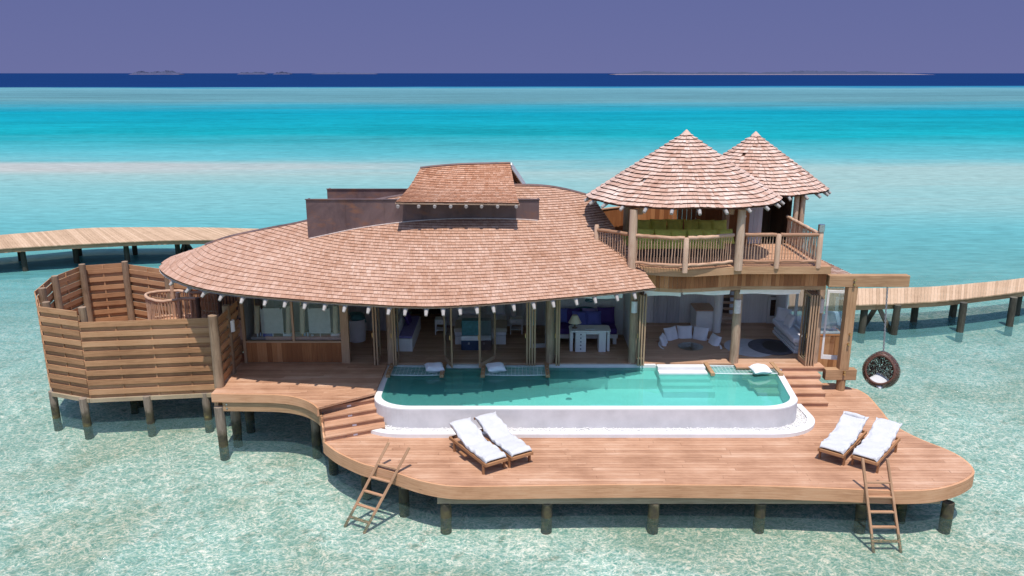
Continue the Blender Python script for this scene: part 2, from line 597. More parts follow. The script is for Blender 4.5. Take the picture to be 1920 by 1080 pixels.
        if parent is not None:
            o.parent = parent
            if parent.get('_m'):
                o['_m'] = parent['_m']
        if smooth:
            try:
                md = o.modifiers.new('edges', 'EDGE_SPLIT')
                md.split_angle = radians(50)
            except Exception:
                pass
        if bevel:
            md = o.modifiers.new('bevel', 'BEVEL')
            md.width = bevel
            md.segments = 2
            md.limit_method = 'ANGLE'
        return o


ROOTM = {}


def thing(name, label, cat, loc=(0, 0, 0), rz=0.0, group=None):
    o = bpy.data.objects.new(name, None)
    o.empty_display_size = 0.3
    o.location = loc
    o.rotation_euler = (0, 0, rz)
    COL.objects.link(o)
    key = str(len(ROOTM) + 1)
    ROOTM[key] = Matrix.Translation(Vector(loc)) @ Matrix.Rotation(rz, 4, 'Z')
    o['_m'] = key
    return tag(o, label, cat, group)


def tag(o, label=None, cat=None, group=None, kind=None):
    for k, v in (('label', label), ('category', cat), ('group', group), ('kind', kind)):
        if v:
            o[k] = v
    return o


def local(o):
    """parts of this thing are given in its own coordinates"""
    if '_m' in o:
        del o['_m']
    return o


def copy_tree(o, parent=None):
    c = o.copy()
    COL.objects.link(c)
    if parent is not None:
        c.parent = parent
    for ch in list(o.children):
        copy_tree(ch, c)
    return c


def dup(o, label, loc, rz, group=None):
    c = copy_tree(o)
    c.location = loc
    c.rotation_euler = (0, 0, rz)
    return tag(c, label, None, group)


def offset_line(pts, d):
    """plan polyline moved d to the right of travel"""
    out = []
    n = len(pts)
    for i in range(n):
        a = pts[max(i - 1, 0)]
        c = pts[min(i + 1, n - 1)]
        p = pts[i]
        d1 = (p - a).normalized() if i > 0 else (c - p).normalized()
        d2 = (c - p).normalized() if i < n - 1 else d1
        n1 = Vector((d1.y, -d1.x))
        n2 = Vector((d2.y, -d2.x))
        m = (n1 + n2)
        if m.length < 1e-5:
            m = n1.copy()
        m.normalize()
        k = d / max(0.35, m.dot(n1))
        out.append(p + m * k)
    return out


def smoothline(pts, n=6, closed=False):
    """Catmull-Rom through plan or space points"""
    pts = [Vector(p) for p in pts]
    N = len(pts)
    out = []
    segs = N if closed else N - 1
    for i in range(segs):
        if closed:
            p0, p1, p2, p3 = pts[(i - 1) % N], pts[i], pts[(i + 1) % N], pts[(i + 2) % N]
        else:
            p0, p1, p2, p3 = pts[max(i - 1, 0)], pts[i], pts[i + 1], pts[min(i + 2, N - 1)]
        for k in range(n):
            t = k / n
            out.append(0.5 * ((2 * p1) + (p2 - p0) * t + (2 * p0 - 5 * p1 + 4 * p2 - p3) * t * t + (3 * p1 - p0 - 3 * p2 + p3) * t ** 3))
    if not closed:
        out.append(pts[-1])
    return out


def resample(pts, n):
    pts = [Vector(p) for p in pts]
    ls = [0.0]
    for a, b in zip(pts, pts[1:]):
        ls.append(ls[-1] + (b - a).length)
    out = []
    j = 0
    for i in range(n):
        t = ls[-1] * i / (n - 1)
        while j < len(ls) - 2 and ls[j + 1] < t:
            j += 1
        k = (t - ls[j]) / max(1e-9, ls[j + 1] - ls[j])
        out.append(pts[j].lerp(pts[j + 1], min(1, max(0, k))))
    return out


def planks(mb, poly, z, w=0.14, th=0.035, ang=0.0, lens=(2.2, 4.2), gap=0.007, seed=1):
    """floor boards clipped to a plan polygon; rows run along angle ang"""
    rs = random.Random(seed)
    ca, sa = cos(-ang), sin(-ang)
    q = [(p[0] * ca - p[1] * sa, p[0] * sa + p[1] * ca) for p in poly]
    ci, si = cos(ang), sin(ang)

    def back(x, y, zz):
        return (x * ci - y * si, x * si + y * ci, zz)

    def cuts(y):
        xs = []
        n = len(q)
        for i in range(n):
            (x0, y0), (x1, y1) = q[i], q[(i + 1) % n]
            if (y0 <= y < y1) or (y1 <= y < y0):
                xs.append(x0 + (x1 - x0) * (y - y0) / (y1 - y0))
        return sorted(xs)

    ylo = min(p[1] for p in q) + 0.002
    ymax = max(p[1] for p in q) - 0.002
    rows = []

    def split(y0, y1, depth):
        a, m, c = cuts(y0), cuts((y0 + y1) / 2), cuts(y1)
        bad = len(a) != len(m) or len(c) != len(m) or any(abs(p - (r + t) / 2) > 0.012 for p, r, t in zip(m, a, c))
        if bad and depth < 5:
            split(y0, (y0 + y1) / 2, depth + 1)
            split((y0 + y1) / 2, y1, depth + 1)
        else:
            rows.append((y0, y1))
    yy = ylo
    while yy < ymax:
        split(yy, min(yy + w - gap, ymax), 0)
        yy += w
    for y, y1 in rows:
        a, m, c = cuts(y), cuts((y + y1) / 2), cuts(y1)
        if len(a) != len(m):
            a = m
        if len(c) != len(m):
            c = m
        for k in range(0, len(m) - 1, 2):
            la, lb, ra, rb = a[k], c[k], a[k + 1], c[k + 1]
            L, R = max(la, lb), min(ra, rb)
            x = min(la, lb)
            end = max(ra, rb)
            first = True
            while x < end - 0.01:
                nx = x + rs.uniform(*lens) * (rs.uniform(0.3, 1) if first else 1)
                last = nx > end - 0.5
                x0a, x0b = (la, lb) if first else (x + 0.003, x + 0.003)
                x1a, x1b = (ra, rb) if last else (nx - 0.003, nx - 0.003)
                zz = z + rs.uniform(-0.002, 0.0015)
                ou, ov = rs.random() * 50, rs.random() * 50
                b = len(mb.v)
                cs = [(x0a, y), (x1a, y), (x1b, y1), (x0b, y1)]
                mb.v += [back(px, py, zz) for px, py in cs] + [back(px, py, zz - th) for px, py in cs]
                uv = [(ou + px - x0a, ov + py - y) for px, py in cs]
                mb.f.append((b, b + 1, b + 2, b + 3))
                mb.uv.append(uv)
                mb.f.append((b + 7, b + 6, b + 5, b + 4))
                mb.uv.append(uv[::-1])
                for i in range(4):
                    j = (i + 1) % 4
                    mb.f.append((b + i, b + 4 + i, b + 4 + j, b + j))
                    mb.uv.append([uv[i], uv[i], uv[j], uv[j]])
                first = False
                if last:
                    break
                x = nx


def shingle_row(mb, low, up, w, th, seed, jit=0.5, lift=0.0, over=0.25, missing=0.0, rag=0.3):
    """one course between two curves with matched samples; every shingle is an island"""
    rs = random.Random(seed)
    n = len(low)
    ls = [0.0]
    for a, b in zip(low, low[1:]):
        ls.append(ls[-1] + (b - a).length)
    T = ls[-1]
    if T < w * 0.3:
        return

    def at(t):
        t = min(max(t, 0), T)
        lo, hi = 0, n - 1
        while hi - lo > 1:
            mid = (lo + hi) // 2
            if ls[mid] <= t:
                lo = mid
            else:
                hi = mid
        k = (t - ls[lo]) / max(1e-9, ls[hi] - ls[lo])
        return low[lo].lerp(low[hi], k), up[lo].lerp(up[hi], k)

    t = -rs.random() * w
    while t < T:
        ww = w * rs.uniform(1 - jit, 1 + jit)
        a0, u0 = at(max(t, 0) + 0.002)
        a1, u1 = at(min(t + ww, T) - 0.002)
        t += ww
        if (a1 - a0).length < 0.012 or rs.random() < missing:
            continue
        e = u0 - a0
        ac = a1 - a0
        nm = ac.cross(e)
        if nm.length < 1e-7:
            continue
        nm.normalize()
        if nm.z < 0:
            nm = -nm
        d0 = (a0 - u0).normalized() * rs.uniform(-0.012, 0.022) * rag
        h = th * (1 + rs.uniform(-0.25, 0.3) * rag) + lift
        ux0, ux1 = u0 + (u0 - a0) * over, u1 + (u1 - a1) * over
        p = [a0 + nm * h + d0, a1 + nm * (h + rs.uniform(-.004, .004)) + d0, ux1 + nm * 0.004, ux0 + nm * 0.004]
        q0, q1 = a0 + d0 - nm * 0.012, a1 + d0 - nm * 0.012
        b = len(mb.v)
        mb.v += [tuple(x) for x in p] + [tuple(q0), tuple(q1)]
        mb.f.append((b, b + 1, b + 2, b + 3))
        ou, ov = rs.random() * 30, rs.random() * 30
        L = e.length
        mb.uv.append([(ou, ov), (ou + ww, ov), (ou + ww, ov + L), (ou, ov + L)])
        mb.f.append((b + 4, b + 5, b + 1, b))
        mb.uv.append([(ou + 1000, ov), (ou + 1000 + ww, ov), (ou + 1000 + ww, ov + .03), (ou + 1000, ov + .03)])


def pillow_mesh(mb, w, h, t, mtx, n=11, seed=0):
    """soft cushion w x h, thickness t, lying in local xy"""
    rs = random.Random(seed)
    ph = [rs.random() * 6 for _ in range(4)]

    def pt(i, j, sgn):
        x, y = 2 * i / (n - 1) - 1, 2 * j / (n - 1) - 1
        ex, ey = (1 - x ** 4), (1 - y ** 4)
        z = t / 2 * (max(ex, 0) * max(ey, 0)) ** 0.55 * (1 + 0.10 * sin(3 * x + ph[0]) * cos(2.6 * y + ph[1]))
        pin = 1 - 0.07 * (1 - y * y) if abs(x) > 0.98 else 1
        pin2 = 1 - 0.07 * (1 - x * x) if abs(y) > 0.98 else 1
        return mtx @ Vector((x * w / 2 * pin, y * h / 2 * pin2, sgn * z + 0.012 * sin(4 * x + ph[2])))

    for sgn in (1, -1):
        b = len(mb.v)
        for j in range(n):
            for i in range(n):
                mb.v.append(tuple(pt(i, j, sgn)))
        for j in range(n - 1):
            for i in range(n - 1):
                q = (b + j * n + i, b + j * n + i + 1, b + (j + 1) * n + i + 1, b + (j + 1) * n + i)
                mb.f.append(q if sgn > 0 else q[::-1])
                mb.uv.append([(0, 0)] * 4)


def cushion(name, label, mat, w, h, t, loc, rot, group=None, seed=0, cat='cushion'):
    """a pillow as one mesh; rot is an Euler tuple"""
    from mathutils import Euler
    mb = MB()
    pillow_mesh(mb, w, h, t, Euler(rot).to_matrix().to_4x4(), seed=seed)
    o = mb.build(name, mat, None, True)
    o.modifiers.clear()
    o.location = loc
    return tag(o, label, cat, group)


def pile(parent, x, y, z0, z1, r=0.17, name='pile', mat='pile'):
    mb = MB()
    r *= 0.84
    lean = (random.uniform(-.03, .03), random.uniform(-.03, .03))
    k = 6
    mb.tube([(x + lean[0] * (1 - i / k), y + lean[1] * (1 - i / k), lerp(z0, z1, i / k)) for i in range(k + 1)], [r * random.uniform(0.95, 1.05) for _ in range(k + 1)], 14, True, 0.05)
    return mb.build(name, mat, parent, True)


ZL, ZU, ZP, BED = 1.0, 1.75, 1.68, -0.45     # sun deck, house floor, pool rim, sea bed


# ------------------------------------------------------------------ sea, sea bed, islands
def seabed_mat():
    m, nt, out = nodes('sand_bed')
    geo = nd(nt, 'NewGeometry')
    pv = geo.outputs['Position']
    n1 = noise(nt, pv, 0.35, 5, 0.6, 0.5)
    n2 = noise(nt, pv, 1.9, 5, 0.65, 0.4)
    n3 = noise(nt, pv, 7.0, 4, 0.65)
    c = ramp(nt, n1, [(0.35, (0.64, 0.60, 0.53)), (0.7, (0.82, 0.78, 0.71))])
    c = mixc(nt, maprange(nt, n2, 0.54, 0.70, 0, 0.65), c, (0.30, 0.27, 0.20))
    c = mixc(nt, maprange(nt, n3, 0.60, 0.75, 0, 0.45), c, (0.34, 0.31, 0.24))
    n4 = noise(nt, mapping(nt, pv, (0.8, 1.0, 1), (4.2, 1.3, 0)), 0.16, 4, 0.6, 0.8)
    c = mixc(nt, maprange(nt, n4, 0.48, 0.62, 0, 0.55, True), c, (0.47, 0.41, 0.30))
    b = nd(nt, 'BsdfDiffuse')
    lk(nt, c, b.inputs['Color'])
    lk(nt, b.outputs[0], out.inputs['Surface'])
    return m


def sea_mat():
    m, nt, out = nodes('sea_water')
    geo = nd(nt, 'NewGeometry')
    pv = geo.outputs['Position']
    sep = nd(nt, 'SeparateXYZ')
    lk(nt, pv, sep.inputs[0])
    X, Y = sep.outputs['X'], sep.outputs['Y']
    # distance out to sea, wandering a little from side to side
    wide = noise(nt, mapping(nt, pv, (0.006, 0.02, 1)), 1.0, 4, 0.6)
    wide2 = noise(nt, mapping(nt, pv, (0.02, 0.10, 1)), 1.0, 4, 0.65)
    ly = mth(nt, 'LOGARITHM', mth(nt, 'MAXIMUM', Y, 8.0), 10.0)
    ly = mth(nt, 'ADD', ly, mth(nt, 'MULTIPLY', mth(nt, 'SUBTRACT', wide, 0.5), 0.16))
    ly = mth(nt, 'ADD', ly, mth(nt, 'MULTIPLY', mth(nt, 'SUBTRACT', wide2, 0.5), 0.06))
    t = maprange(nt, ly, 1.0, 3.2, 0, 1)

    def p(y):
        return (math.log10(y) - 1.0) / 2.2
    near = (0.20, 0.305, 0.295)
    body = ramp(nt, t, [
        (p(16), near), (p(42), (0.105, 0.315, 0.315)), (p(58), (0.105, 0.305, 0.31)), (p(78), (0.155, 0.315, 0.305)),
        (p(94), (0.225, 0.32, 0.295)), (p(106), (0.085, 0.285, 0.30)), (p(150), (0.006, 0.225, 0.25)), (p(240), (0.003, 0.20, 0.255)),
        (p(285), (0.035, 0.20, 0.245)), (p(340), (0.085, 0.20, 0.22)), (p(440), (0.075, 0.18, 0.205)), (p(610), (0.10, 0.235, 0.265)),
        (p(655), (0.025, 0.16, 0.25))])
    # deep ocean beyond the reef edge
    edge = mth(nt, 'ADD', Y, mth(nt, 'MULTIPLY', mth(nt, 'SUBTRACT', wide, 0.5), 60))
    edge = mth(nt, 'ADD', edge, mth(nt, 'MULTIPLY', X, -0.10))
    deep = maprange(nt, edge, 655, 720, 0, 1, True)
    body = mixc(nt, deep, body, (0.005, 0.025, 0.095))
    # dry-looking sand spit to the left, dark weed patches, wind streaks
    sx = maprange(nt, mth(nt, 'ADD', X, mth(nt, 'MULTIPLY', mth(nt, 'SUBTRACT', wide2, 0.5), 40)), -58, 12, 1, 0, True)
    sy = mth(nt, 'MULTIPLY', maprange(nt, Y, 88, 96, 0, 1, True), maprange(nt, Y, 100, 105, 1, 0, True))
    body = mixc(nt, mth(nt, 'MULTIPLY', mth(nt, 'MULTIPLY', sx, sy), 0.75), body, (0.36, 0.325, 0.295))
    wx = mth(nt, 'MULTIPLY', maprange(nt, X, -5, 35, 0, 1, True), mth(nt, 'MULTIPLY', maprange(nt, Y, 56, 72, 0, 1, True), maprange(nt, Y, 86, 100, 1, 0, True)))
    body = mixc(nt, mth(nt, 'MULTIPLY', wx, maprange(nt, wide2, 0.25, 0.7, 0.15, 0.9)), body, (0.235, 0.335, 0.305))
    weed = noise(nt, mapping(nt, pv, (0.035, 0.12, 1), (3.1, 0.6, 0)), 1.0, 3, 0.6)
    wz = mth(nt, 'MULTIPLY', maprange(nt, Y, 150, 170, 0, 1), maprange(nt, Y, 230, 270, 1, 0))
    body = mixc(nt, mth(nt, 'MULTIPLY', maprange(nt, weed, 0.70, 0.76, 0, 0.6), wz), body, (0.02, 0.12, 0.17))
    st = noise(nt, mapping(nt, pv, (0.05, 0.9, 1)), 1.0, 5, 0.7)
    rip = noise(nt, mapping(nt, pv, (0.55, 1.9, 1)), 1.0, 4, 0.65)
    k = mth(nt, 'ADD', mth(nt, 'MULTIPLY', mth(nt, 'SUBTRACT', st, 0.5), 0.35), mth(nt, 'MULTIPLY', mth(nt, 'SUBTRACT', rip, 0.5), 0.9))
    rip2 = noise(nt, mapping(nt, pv, (0.16, 0.42, 1)), 1.0, 4, 0.7)
    reef = noise(nt, mapping(nt, pv, (0.012, 0.045, 1), (1.7, 0.3, 0)), 1.0, 5, 0.65)
    far = maprange(nt, Y, 70, 160, 0, 1, True)
    k = mth(nt, 'ADD', k, mth(nt, 'MULTIPLY', mth(nt, 'MULTIPLY', mth(nt, 'SUBTRACT', rip2, 0.5), 0.9), far))
    k = mth(nt, 'ADD', k, mth(nt, 'MULTIPLY', mth(nt, 'MULTIPLY', mth(nt, 'SUBTRACT', reef, 0.5), 1.1), far))
    k = mth(nt, 'ADD', mth(nt, 'MULTIPLY', k, maprange(nt, Y, 60, 700, 1.0, 0.55)), 1.0)
    kv = nd(nt, 'CombineXYZ')
    for i in range(3):
        lk(nt, k, kv.inputs[i])
    body = mixc(nt, 1.0, body, kv.outputs[0], 'MULTIPLY')
    dif = nd(nt, 'BsdfDiffuse')
    lk(nt, body, dif.inputs['Color'])
    # clear shallow water: a caustic light net is painted into the surface tint
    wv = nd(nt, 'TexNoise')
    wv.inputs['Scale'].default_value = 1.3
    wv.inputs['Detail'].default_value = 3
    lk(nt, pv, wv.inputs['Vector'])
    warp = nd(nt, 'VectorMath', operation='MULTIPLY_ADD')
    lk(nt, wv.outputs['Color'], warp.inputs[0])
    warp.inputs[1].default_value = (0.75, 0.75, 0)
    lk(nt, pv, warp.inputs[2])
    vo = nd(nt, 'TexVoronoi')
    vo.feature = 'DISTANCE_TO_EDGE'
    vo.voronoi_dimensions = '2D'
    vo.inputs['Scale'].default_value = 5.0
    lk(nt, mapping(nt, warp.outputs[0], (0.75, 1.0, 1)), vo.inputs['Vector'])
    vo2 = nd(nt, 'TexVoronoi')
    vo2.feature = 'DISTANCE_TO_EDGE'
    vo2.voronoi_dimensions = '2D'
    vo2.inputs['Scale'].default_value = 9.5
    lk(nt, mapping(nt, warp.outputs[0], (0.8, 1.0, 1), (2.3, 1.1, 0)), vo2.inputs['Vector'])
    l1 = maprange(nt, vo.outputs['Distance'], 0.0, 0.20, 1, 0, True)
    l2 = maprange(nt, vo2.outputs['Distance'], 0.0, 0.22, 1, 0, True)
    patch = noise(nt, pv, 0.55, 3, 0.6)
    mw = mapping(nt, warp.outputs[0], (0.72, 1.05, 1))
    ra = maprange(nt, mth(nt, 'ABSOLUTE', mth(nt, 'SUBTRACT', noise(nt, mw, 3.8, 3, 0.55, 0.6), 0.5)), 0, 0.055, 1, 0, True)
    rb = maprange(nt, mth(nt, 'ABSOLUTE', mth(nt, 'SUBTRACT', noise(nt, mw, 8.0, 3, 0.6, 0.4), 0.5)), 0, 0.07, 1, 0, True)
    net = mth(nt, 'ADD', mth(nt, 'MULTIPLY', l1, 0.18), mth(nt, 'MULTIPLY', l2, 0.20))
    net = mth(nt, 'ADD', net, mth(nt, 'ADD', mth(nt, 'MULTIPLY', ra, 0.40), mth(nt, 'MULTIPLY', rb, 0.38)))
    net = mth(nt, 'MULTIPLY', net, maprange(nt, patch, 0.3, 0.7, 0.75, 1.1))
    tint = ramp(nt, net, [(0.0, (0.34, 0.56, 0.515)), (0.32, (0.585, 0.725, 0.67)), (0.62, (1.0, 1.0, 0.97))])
    tr = nd(nt, 'BsdfTransparent')
    lk(nt, tint, tr.inputs['Color'])
    fog = maprange(nt, Y, 15, 64, 0.07, 0.95, True)
    fog = mth(nt, 'ADD', fog, maprange(nt, Y, 60, 75, 0, 0.05))
    mx = nd(nt, 'MixShader')
    lk(nt, fog, mx.inputs[0])
    lk(nt, tr.outputs[0], mx.inputs[1])
    lk(nt, dif.outputs[0], mx.inputs[2])
    # ripples mirror the sky
    r1 = noise(nt, mapping(nt, pv, (1.1, 1.9, 1)), 1.6, 4, 0.6, 0.5)
    r2 = noise(nt, mapping(nt, pv, (1.0, 1.5, 1)), 6.0, 3, 0.6, 0.3)
    hgt = mth(nt, 'ADD', mth(nt, 'MULTIPLY', r1, 1.0), mth(nt, 'MULTIPLY', r2, 0.35))
    bp = bump(nt, hgt, 0.9, 0.11)
    gl = nd(nt, 'BsdfGlossy', Roughness=0.05)
    lk(nt, bp, gl.inputs['Normal'])
    fr = nd(nt, 'Fresnel', IOR=1.33)
    lk(nt, bp, fr.inputs['Normal'])
    ff = mth(nt, 'MINIMUM', fr.outputs[0], maprange(nt, Y, 30, 200, 0.035, 0.03))
    mx2 = nd(nt, 'MixShader')
    lk(nt, ff, mx2.inputs[0])
    lk(nt, mx.outputs[0], mx2.inputs[1])
    lk(nt, gl.outputs[0], mx2.inputs[2])
    lk(nt, mx2.outputs[0], out.inputs['Surface'])
    return m


def sheet(name, z, mat, rise=0.0):
    mb = MB()
    xs = [-40000, -3000, -300, -60, -25, 0, 25, 60, 300, 3000, 40000]
    ys = [-400, 0, 12, 20, 30, 45, 80, 200, 800, 5000, 45000]
    for j in range(len(ys) - 1):
        for i in range(len(xs) - 1):
            mb.poly([(xs[i], ys[j], z), (xs[i + 1], ys[j], z), (xs[i + 1], ys[j + 1], z), (xs[i], ys[j + 1], z)])
    return tag(mb.build(name, mat), kind='structure')


tag(sheet('seabed', BED, seabed_mat()), 'pale sand bed with dark coral rubble under the clear shallow water', 'seabed')
tag(sheet('water', 0.0, sea_mat()), 'clear shallow lagoon turning turquoise and then navy toward the horizon', 'water')


def island_mat():
    m, nt, out = nodes('hazed_island_trees')
    geo = nd(nt, 'NewGeometry')
    sep = nd(nt, 'SeparateXYZ')
    lk(nt, geo.outputs['Position'], sep.inputs[0])
    n = noise(nt, geo.outputs['Position'], 0.05, 4, 0.6)
    z = mth(nt, 'ADD', sep.outputs['Z'], mth(nt, 'MULTIPLY', n, 4))
    c = ramp(nt, maprange(nt, z, 0, 24, 0, 1), [(0.20, (0.20, 0.155, 0.18)), (0.28, (0.055, 0.063, 0.105)), (0.9, (0.06, 0.07, 0.12))])  # tree and beach tones pulled toward the sky, haze put into the colour
    b = nd(nt, 'BsdfDiffuse')
    lk(nt, c, b.inputs['Color'])
    lk(nt, b.outputs[0], out.inputs['Surface'])
    return m


IM = island_mat()
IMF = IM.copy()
IMF.name = 'hazed_far_island_trees'  # paler copy with more distance haze mixed into its colours
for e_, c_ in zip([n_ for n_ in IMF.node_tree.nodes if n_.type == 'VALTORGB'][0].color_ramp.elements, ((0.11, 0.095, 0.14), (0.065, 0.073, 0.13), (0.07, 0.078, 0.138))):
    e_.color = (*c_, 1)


def island(label, u0, u1, hpx, dist, seed, faint=False):
    rs = random.Random(seed)
    x0, x1 = (u0 - 960) / FPX * dist, (u1 - 960) / FPX * dist
    h = hpx / FPX * dist
    ph = [rs.uniform(0, 6) for _ in range(6)]

    def prof(t):
        env = min(1, 7 * t, 7 * (1 - t)) ** 0.7
        r = 0.62 + 0.16 * sin(9 * t + ph[0]) + 0.12 * sin(23 * t + ph[1]) + 0.10 * sin(61 * t + ph[2]) + 0.08 * sin(140 * t + ph[3])
        return env * r

    mb = MB()
    depth = max(140, (x1 - x0) * 0.25)

    def fn(a, b):
        y = (b - 0.5) * depth
        sh = max(0, 1 - (2 * b - 1) ** 4)
        z = 2.2 * sh + h * prof(a) * sh ** 2 * (1 if 0.12 < b < 0.88 else 0.0) * (0.85 + 0.3 * rs.random())
        return (lerp(x0, x1, a), dist + y, max(-0.5, z - 0.4))
    mb.grid(fn, 220, 12)
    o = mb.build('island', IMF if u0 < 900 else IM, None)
    return tag(o, label, 'island', None, 'structure')


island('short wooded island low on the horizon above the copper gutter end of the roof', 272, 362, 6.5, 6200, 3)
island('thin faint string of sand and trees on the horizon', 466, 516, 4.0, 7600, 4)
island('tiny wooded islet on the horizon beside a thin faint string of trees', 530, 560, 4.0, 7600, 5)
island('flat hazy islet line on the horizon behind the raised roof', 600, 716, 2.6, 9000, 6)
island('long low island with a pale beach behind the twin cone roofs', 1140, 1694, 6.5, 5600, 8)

# ------------------------------------------------------------------ sun deck
deck_px = [(609, 826), (618, 834), (638, 848), (677, 866), (706, 874), (742, 884), (781, 897), (820, 906), (859, 910), (925, 910), (1060, 908),
           (1200, 907), (1420, 909), (1568, 914), (1640, 917), (1687, 918.5), (1746, 916), (1790, 906), (1817, 892), (1822, 880), (1805, 861),
           (1775, 844), (1716, 820), (1672, 795), (1648, 768), (1624, 741), (1603, 729)]
deck_front = [P(u, v, ZL) for u, v in deck_px]
deck_line = smoothline([(p.x, p.y) for p in deck_front], 4)
back_l, back_r = P(609, 800, ZL), P(1470, 729, ZL)
deck_poly = [tuple(p) for p in deck_line] + [(deck_line[-1].x - 0.5, 25.0), (-4.6, 25.0), (back_l.x + 0.2, back_l.y + 1.2), (back_l.x - 0.02, back_l.y)]
deck = thing('sun_deck', 'broad lower timber sun deck with rounded ends in front of the pool', 'deck', (2, 19, ZL))
mb = MB()
planks(mb, deck_poly, ZL, 0.145, 0.025, 0.0, (2.6, 4.6), 0.010, 11)
mb.prism(deck_poly, ZL - .06, ZL - .03)
mb.build('deck_board', 'deck', deck)
mb = MB()
mb.band([tuple(p) for p in deck_line], ZL - 0.36, ZL - 0.006, 0.06, 1)
mb.build('fascia', 'fascia', deck)
mb = MB()
inner = [(p[0], p[1]) for p in offset_line([Vector(p) for p in deck_line], -0.30)]
iy = [p for p in inner if -1.9 < p[0] < 11.0 and p[1] < 18.8]
mb.beam((-1.9, 18.32, ZL - 0.45), (10.9, 18.32, ZL - 0.45), 0.16, 0.28)
mb.beam((-2.9, 19.0, ZL - 0.42), (-1.2, 18.45, ZL - 0.42), 0.14, 0.24)
mb.build('beam', 'greybeam', deck)
mb = MB()
for i in range(9):
    mb.beam((lerp(-1.6, 10.6, i / 8), 18.45, ZL - 0.22), (lerp(-1.6, 10.6, i / 8), 24.4, ZL - 0.22), 0.10, 0.24)
mb.build('joist', 'greybeam', deck)
for u, vb in ((836, 985), (1026, 985), (1226, 985), (1426, 985), (1612, 980), (1778, 985)):
    w = P(u, vb - 14, 0)
    pile(deck, w.x, 18.34, BED - 0.4, ZL - 0.60, 0.17)
for u, vb in ((758, 938), (686, 905), (624, 862), (1690, 950)):
    w = P(u, vb, 0)
    pile(deck, w.x, w.y, BED - 0.4, ZL - 0.3, 0.16)
for x in (-1.5, 1, 3.5, 6, 8.5, 10.5):
    pile(deck, x, 21.5, BED - 0.4, ZL - 0.3, 0.16)

# ------------------------------------------------------------------ terrace (upper deck beside the bathroom)
ter_px = [(397, 737), (440, 737.5), (490, 738), (520, 739), (548, 742), (572, 748), (590, 757), (598, 764)]
ter_line = smoothline([P(u, v, ZU).xy for u, v in ter_px], 4)
t_end = ter_line[-1]
ter_in = P(703, 737, ZU)
terrace = thing('terrace', 'raised timber terrace with a curved front edge beside the bathroom window', 'terrace', (-7, 23, ZU))
ter_poly = [tuple(p) for p in ter_line] + [(ter_in.x, ter_in.y), (ter_in.x, 25.0), (-8.98, 25.0), (ter_line[0].x, ter_line[0].y)]
mb = MB()
planks(mb, ter_poly, ZU, 0.145, 0.025, 0.0, (2.4, 4.4), 0.009, 5)
mb.prism(ter_poly, ZU - .06, ZU - .03)
mb.build('deck_board', 'deck', terrace)
mb = MB()
mb.band([tuple(p) for p in ter_line], ZU - 0.27, ZU - 0.006, 0.06, 1)
mb.build('fascia', 'fascia', terrace)
mb = MB()
lowb = offset_line(ter_line, -0.10)
mb.band([tuple(p) for p in lowb[2:]], ZU - 0.58, ZU - 0.275, 0.10, 1)
mb.build('beam', 'beam', terrace)
mb = MB()
mb.beam((ter_line[0].x + 0.08, ter_line[0].y + 0.05, ZU - 0.43), (ter_line[0].x + 0.08, 24.9, ZU - 0.43), 0.12, 0.28)
mb.build('side_beam', 'beam', terrace)
mb = MB()
for dz in (0.36, 0.48):
    mb.tube([(ter_line[2].x + 0.12, ter_line[2].y - 0.02, ZU - dz), (ter_line[2].x + 0.12, ter_line[2].y + 0.08, ZU - dz)], 0.025, 8)
mb.build('bolt', 'steel', terrace)
for u, v in ((418, 836), (445, 812), (469, 786), (594, 832)):
    w = P(u, v, 0)
    pile(terrace, w.x, w.y, BED - 0.4, ZU - 0.45, 0.17)


# ------------------------------------------------------------------ stairs
def stairs(label, steps, group='outdoor timber stairs'):
    """steps: (left front, right front, left back, right back, z) per tread, upper first"""
    c = steps[-1]
    st = thing('staircase', label, 'stairs', ((c[0][0] + c[1][0]) / 2, (c[0][1] + c[1][1]) / 2, ZL), 0, group)
    for k, (lf, rf, lb, rb, z) in enumerate(steps):
        mb = MB()
        planks(mb, [lf, rf, rb, lb], z, 0.15, 0.04, atan2(rf[1] - lf[1], rf[0] - lf[0]), (3, 5), 0.005, 20 + k)
        mb.build('tread', 'deck', st)
        mb = MB()
        d = Vector((rf[0] - lf[0], rf[1] - lf[1])).normalized()
        nrm = Vector((-d.y, d.x))
        a, b = Vector(lf[:2]) + nrm * 0.05, Vector(rf[:2]) + nrm * 0.05
        mb.beam((a.x, a.y, z - 0.10), (b.x, b.y, z - 0.10), 0.03, 0.115)
        r = mb.build('riser', 'deck', st)
        mb = MB()
        mm = (a + b) / 2 - nrm * 0.016
        mb.beam((mm.x - d.x * .06, mm.y - d.y * .06, z - 0.095), (mm.x + d.x * .06, mm.y + d.y * .06, z - 0.095), 0.012, 0.05)
        mb.build('step_light', 'whitemetal', r)
    return st


dz = (ZU - ZL) / 5
left_e = [(601, 752), (604, 771), (606, 789), (608, 807), (610, 826)]
right_e = [(703, 735), (704, 753), (706, 772), (720, 789), (722, 806)]
steps = []
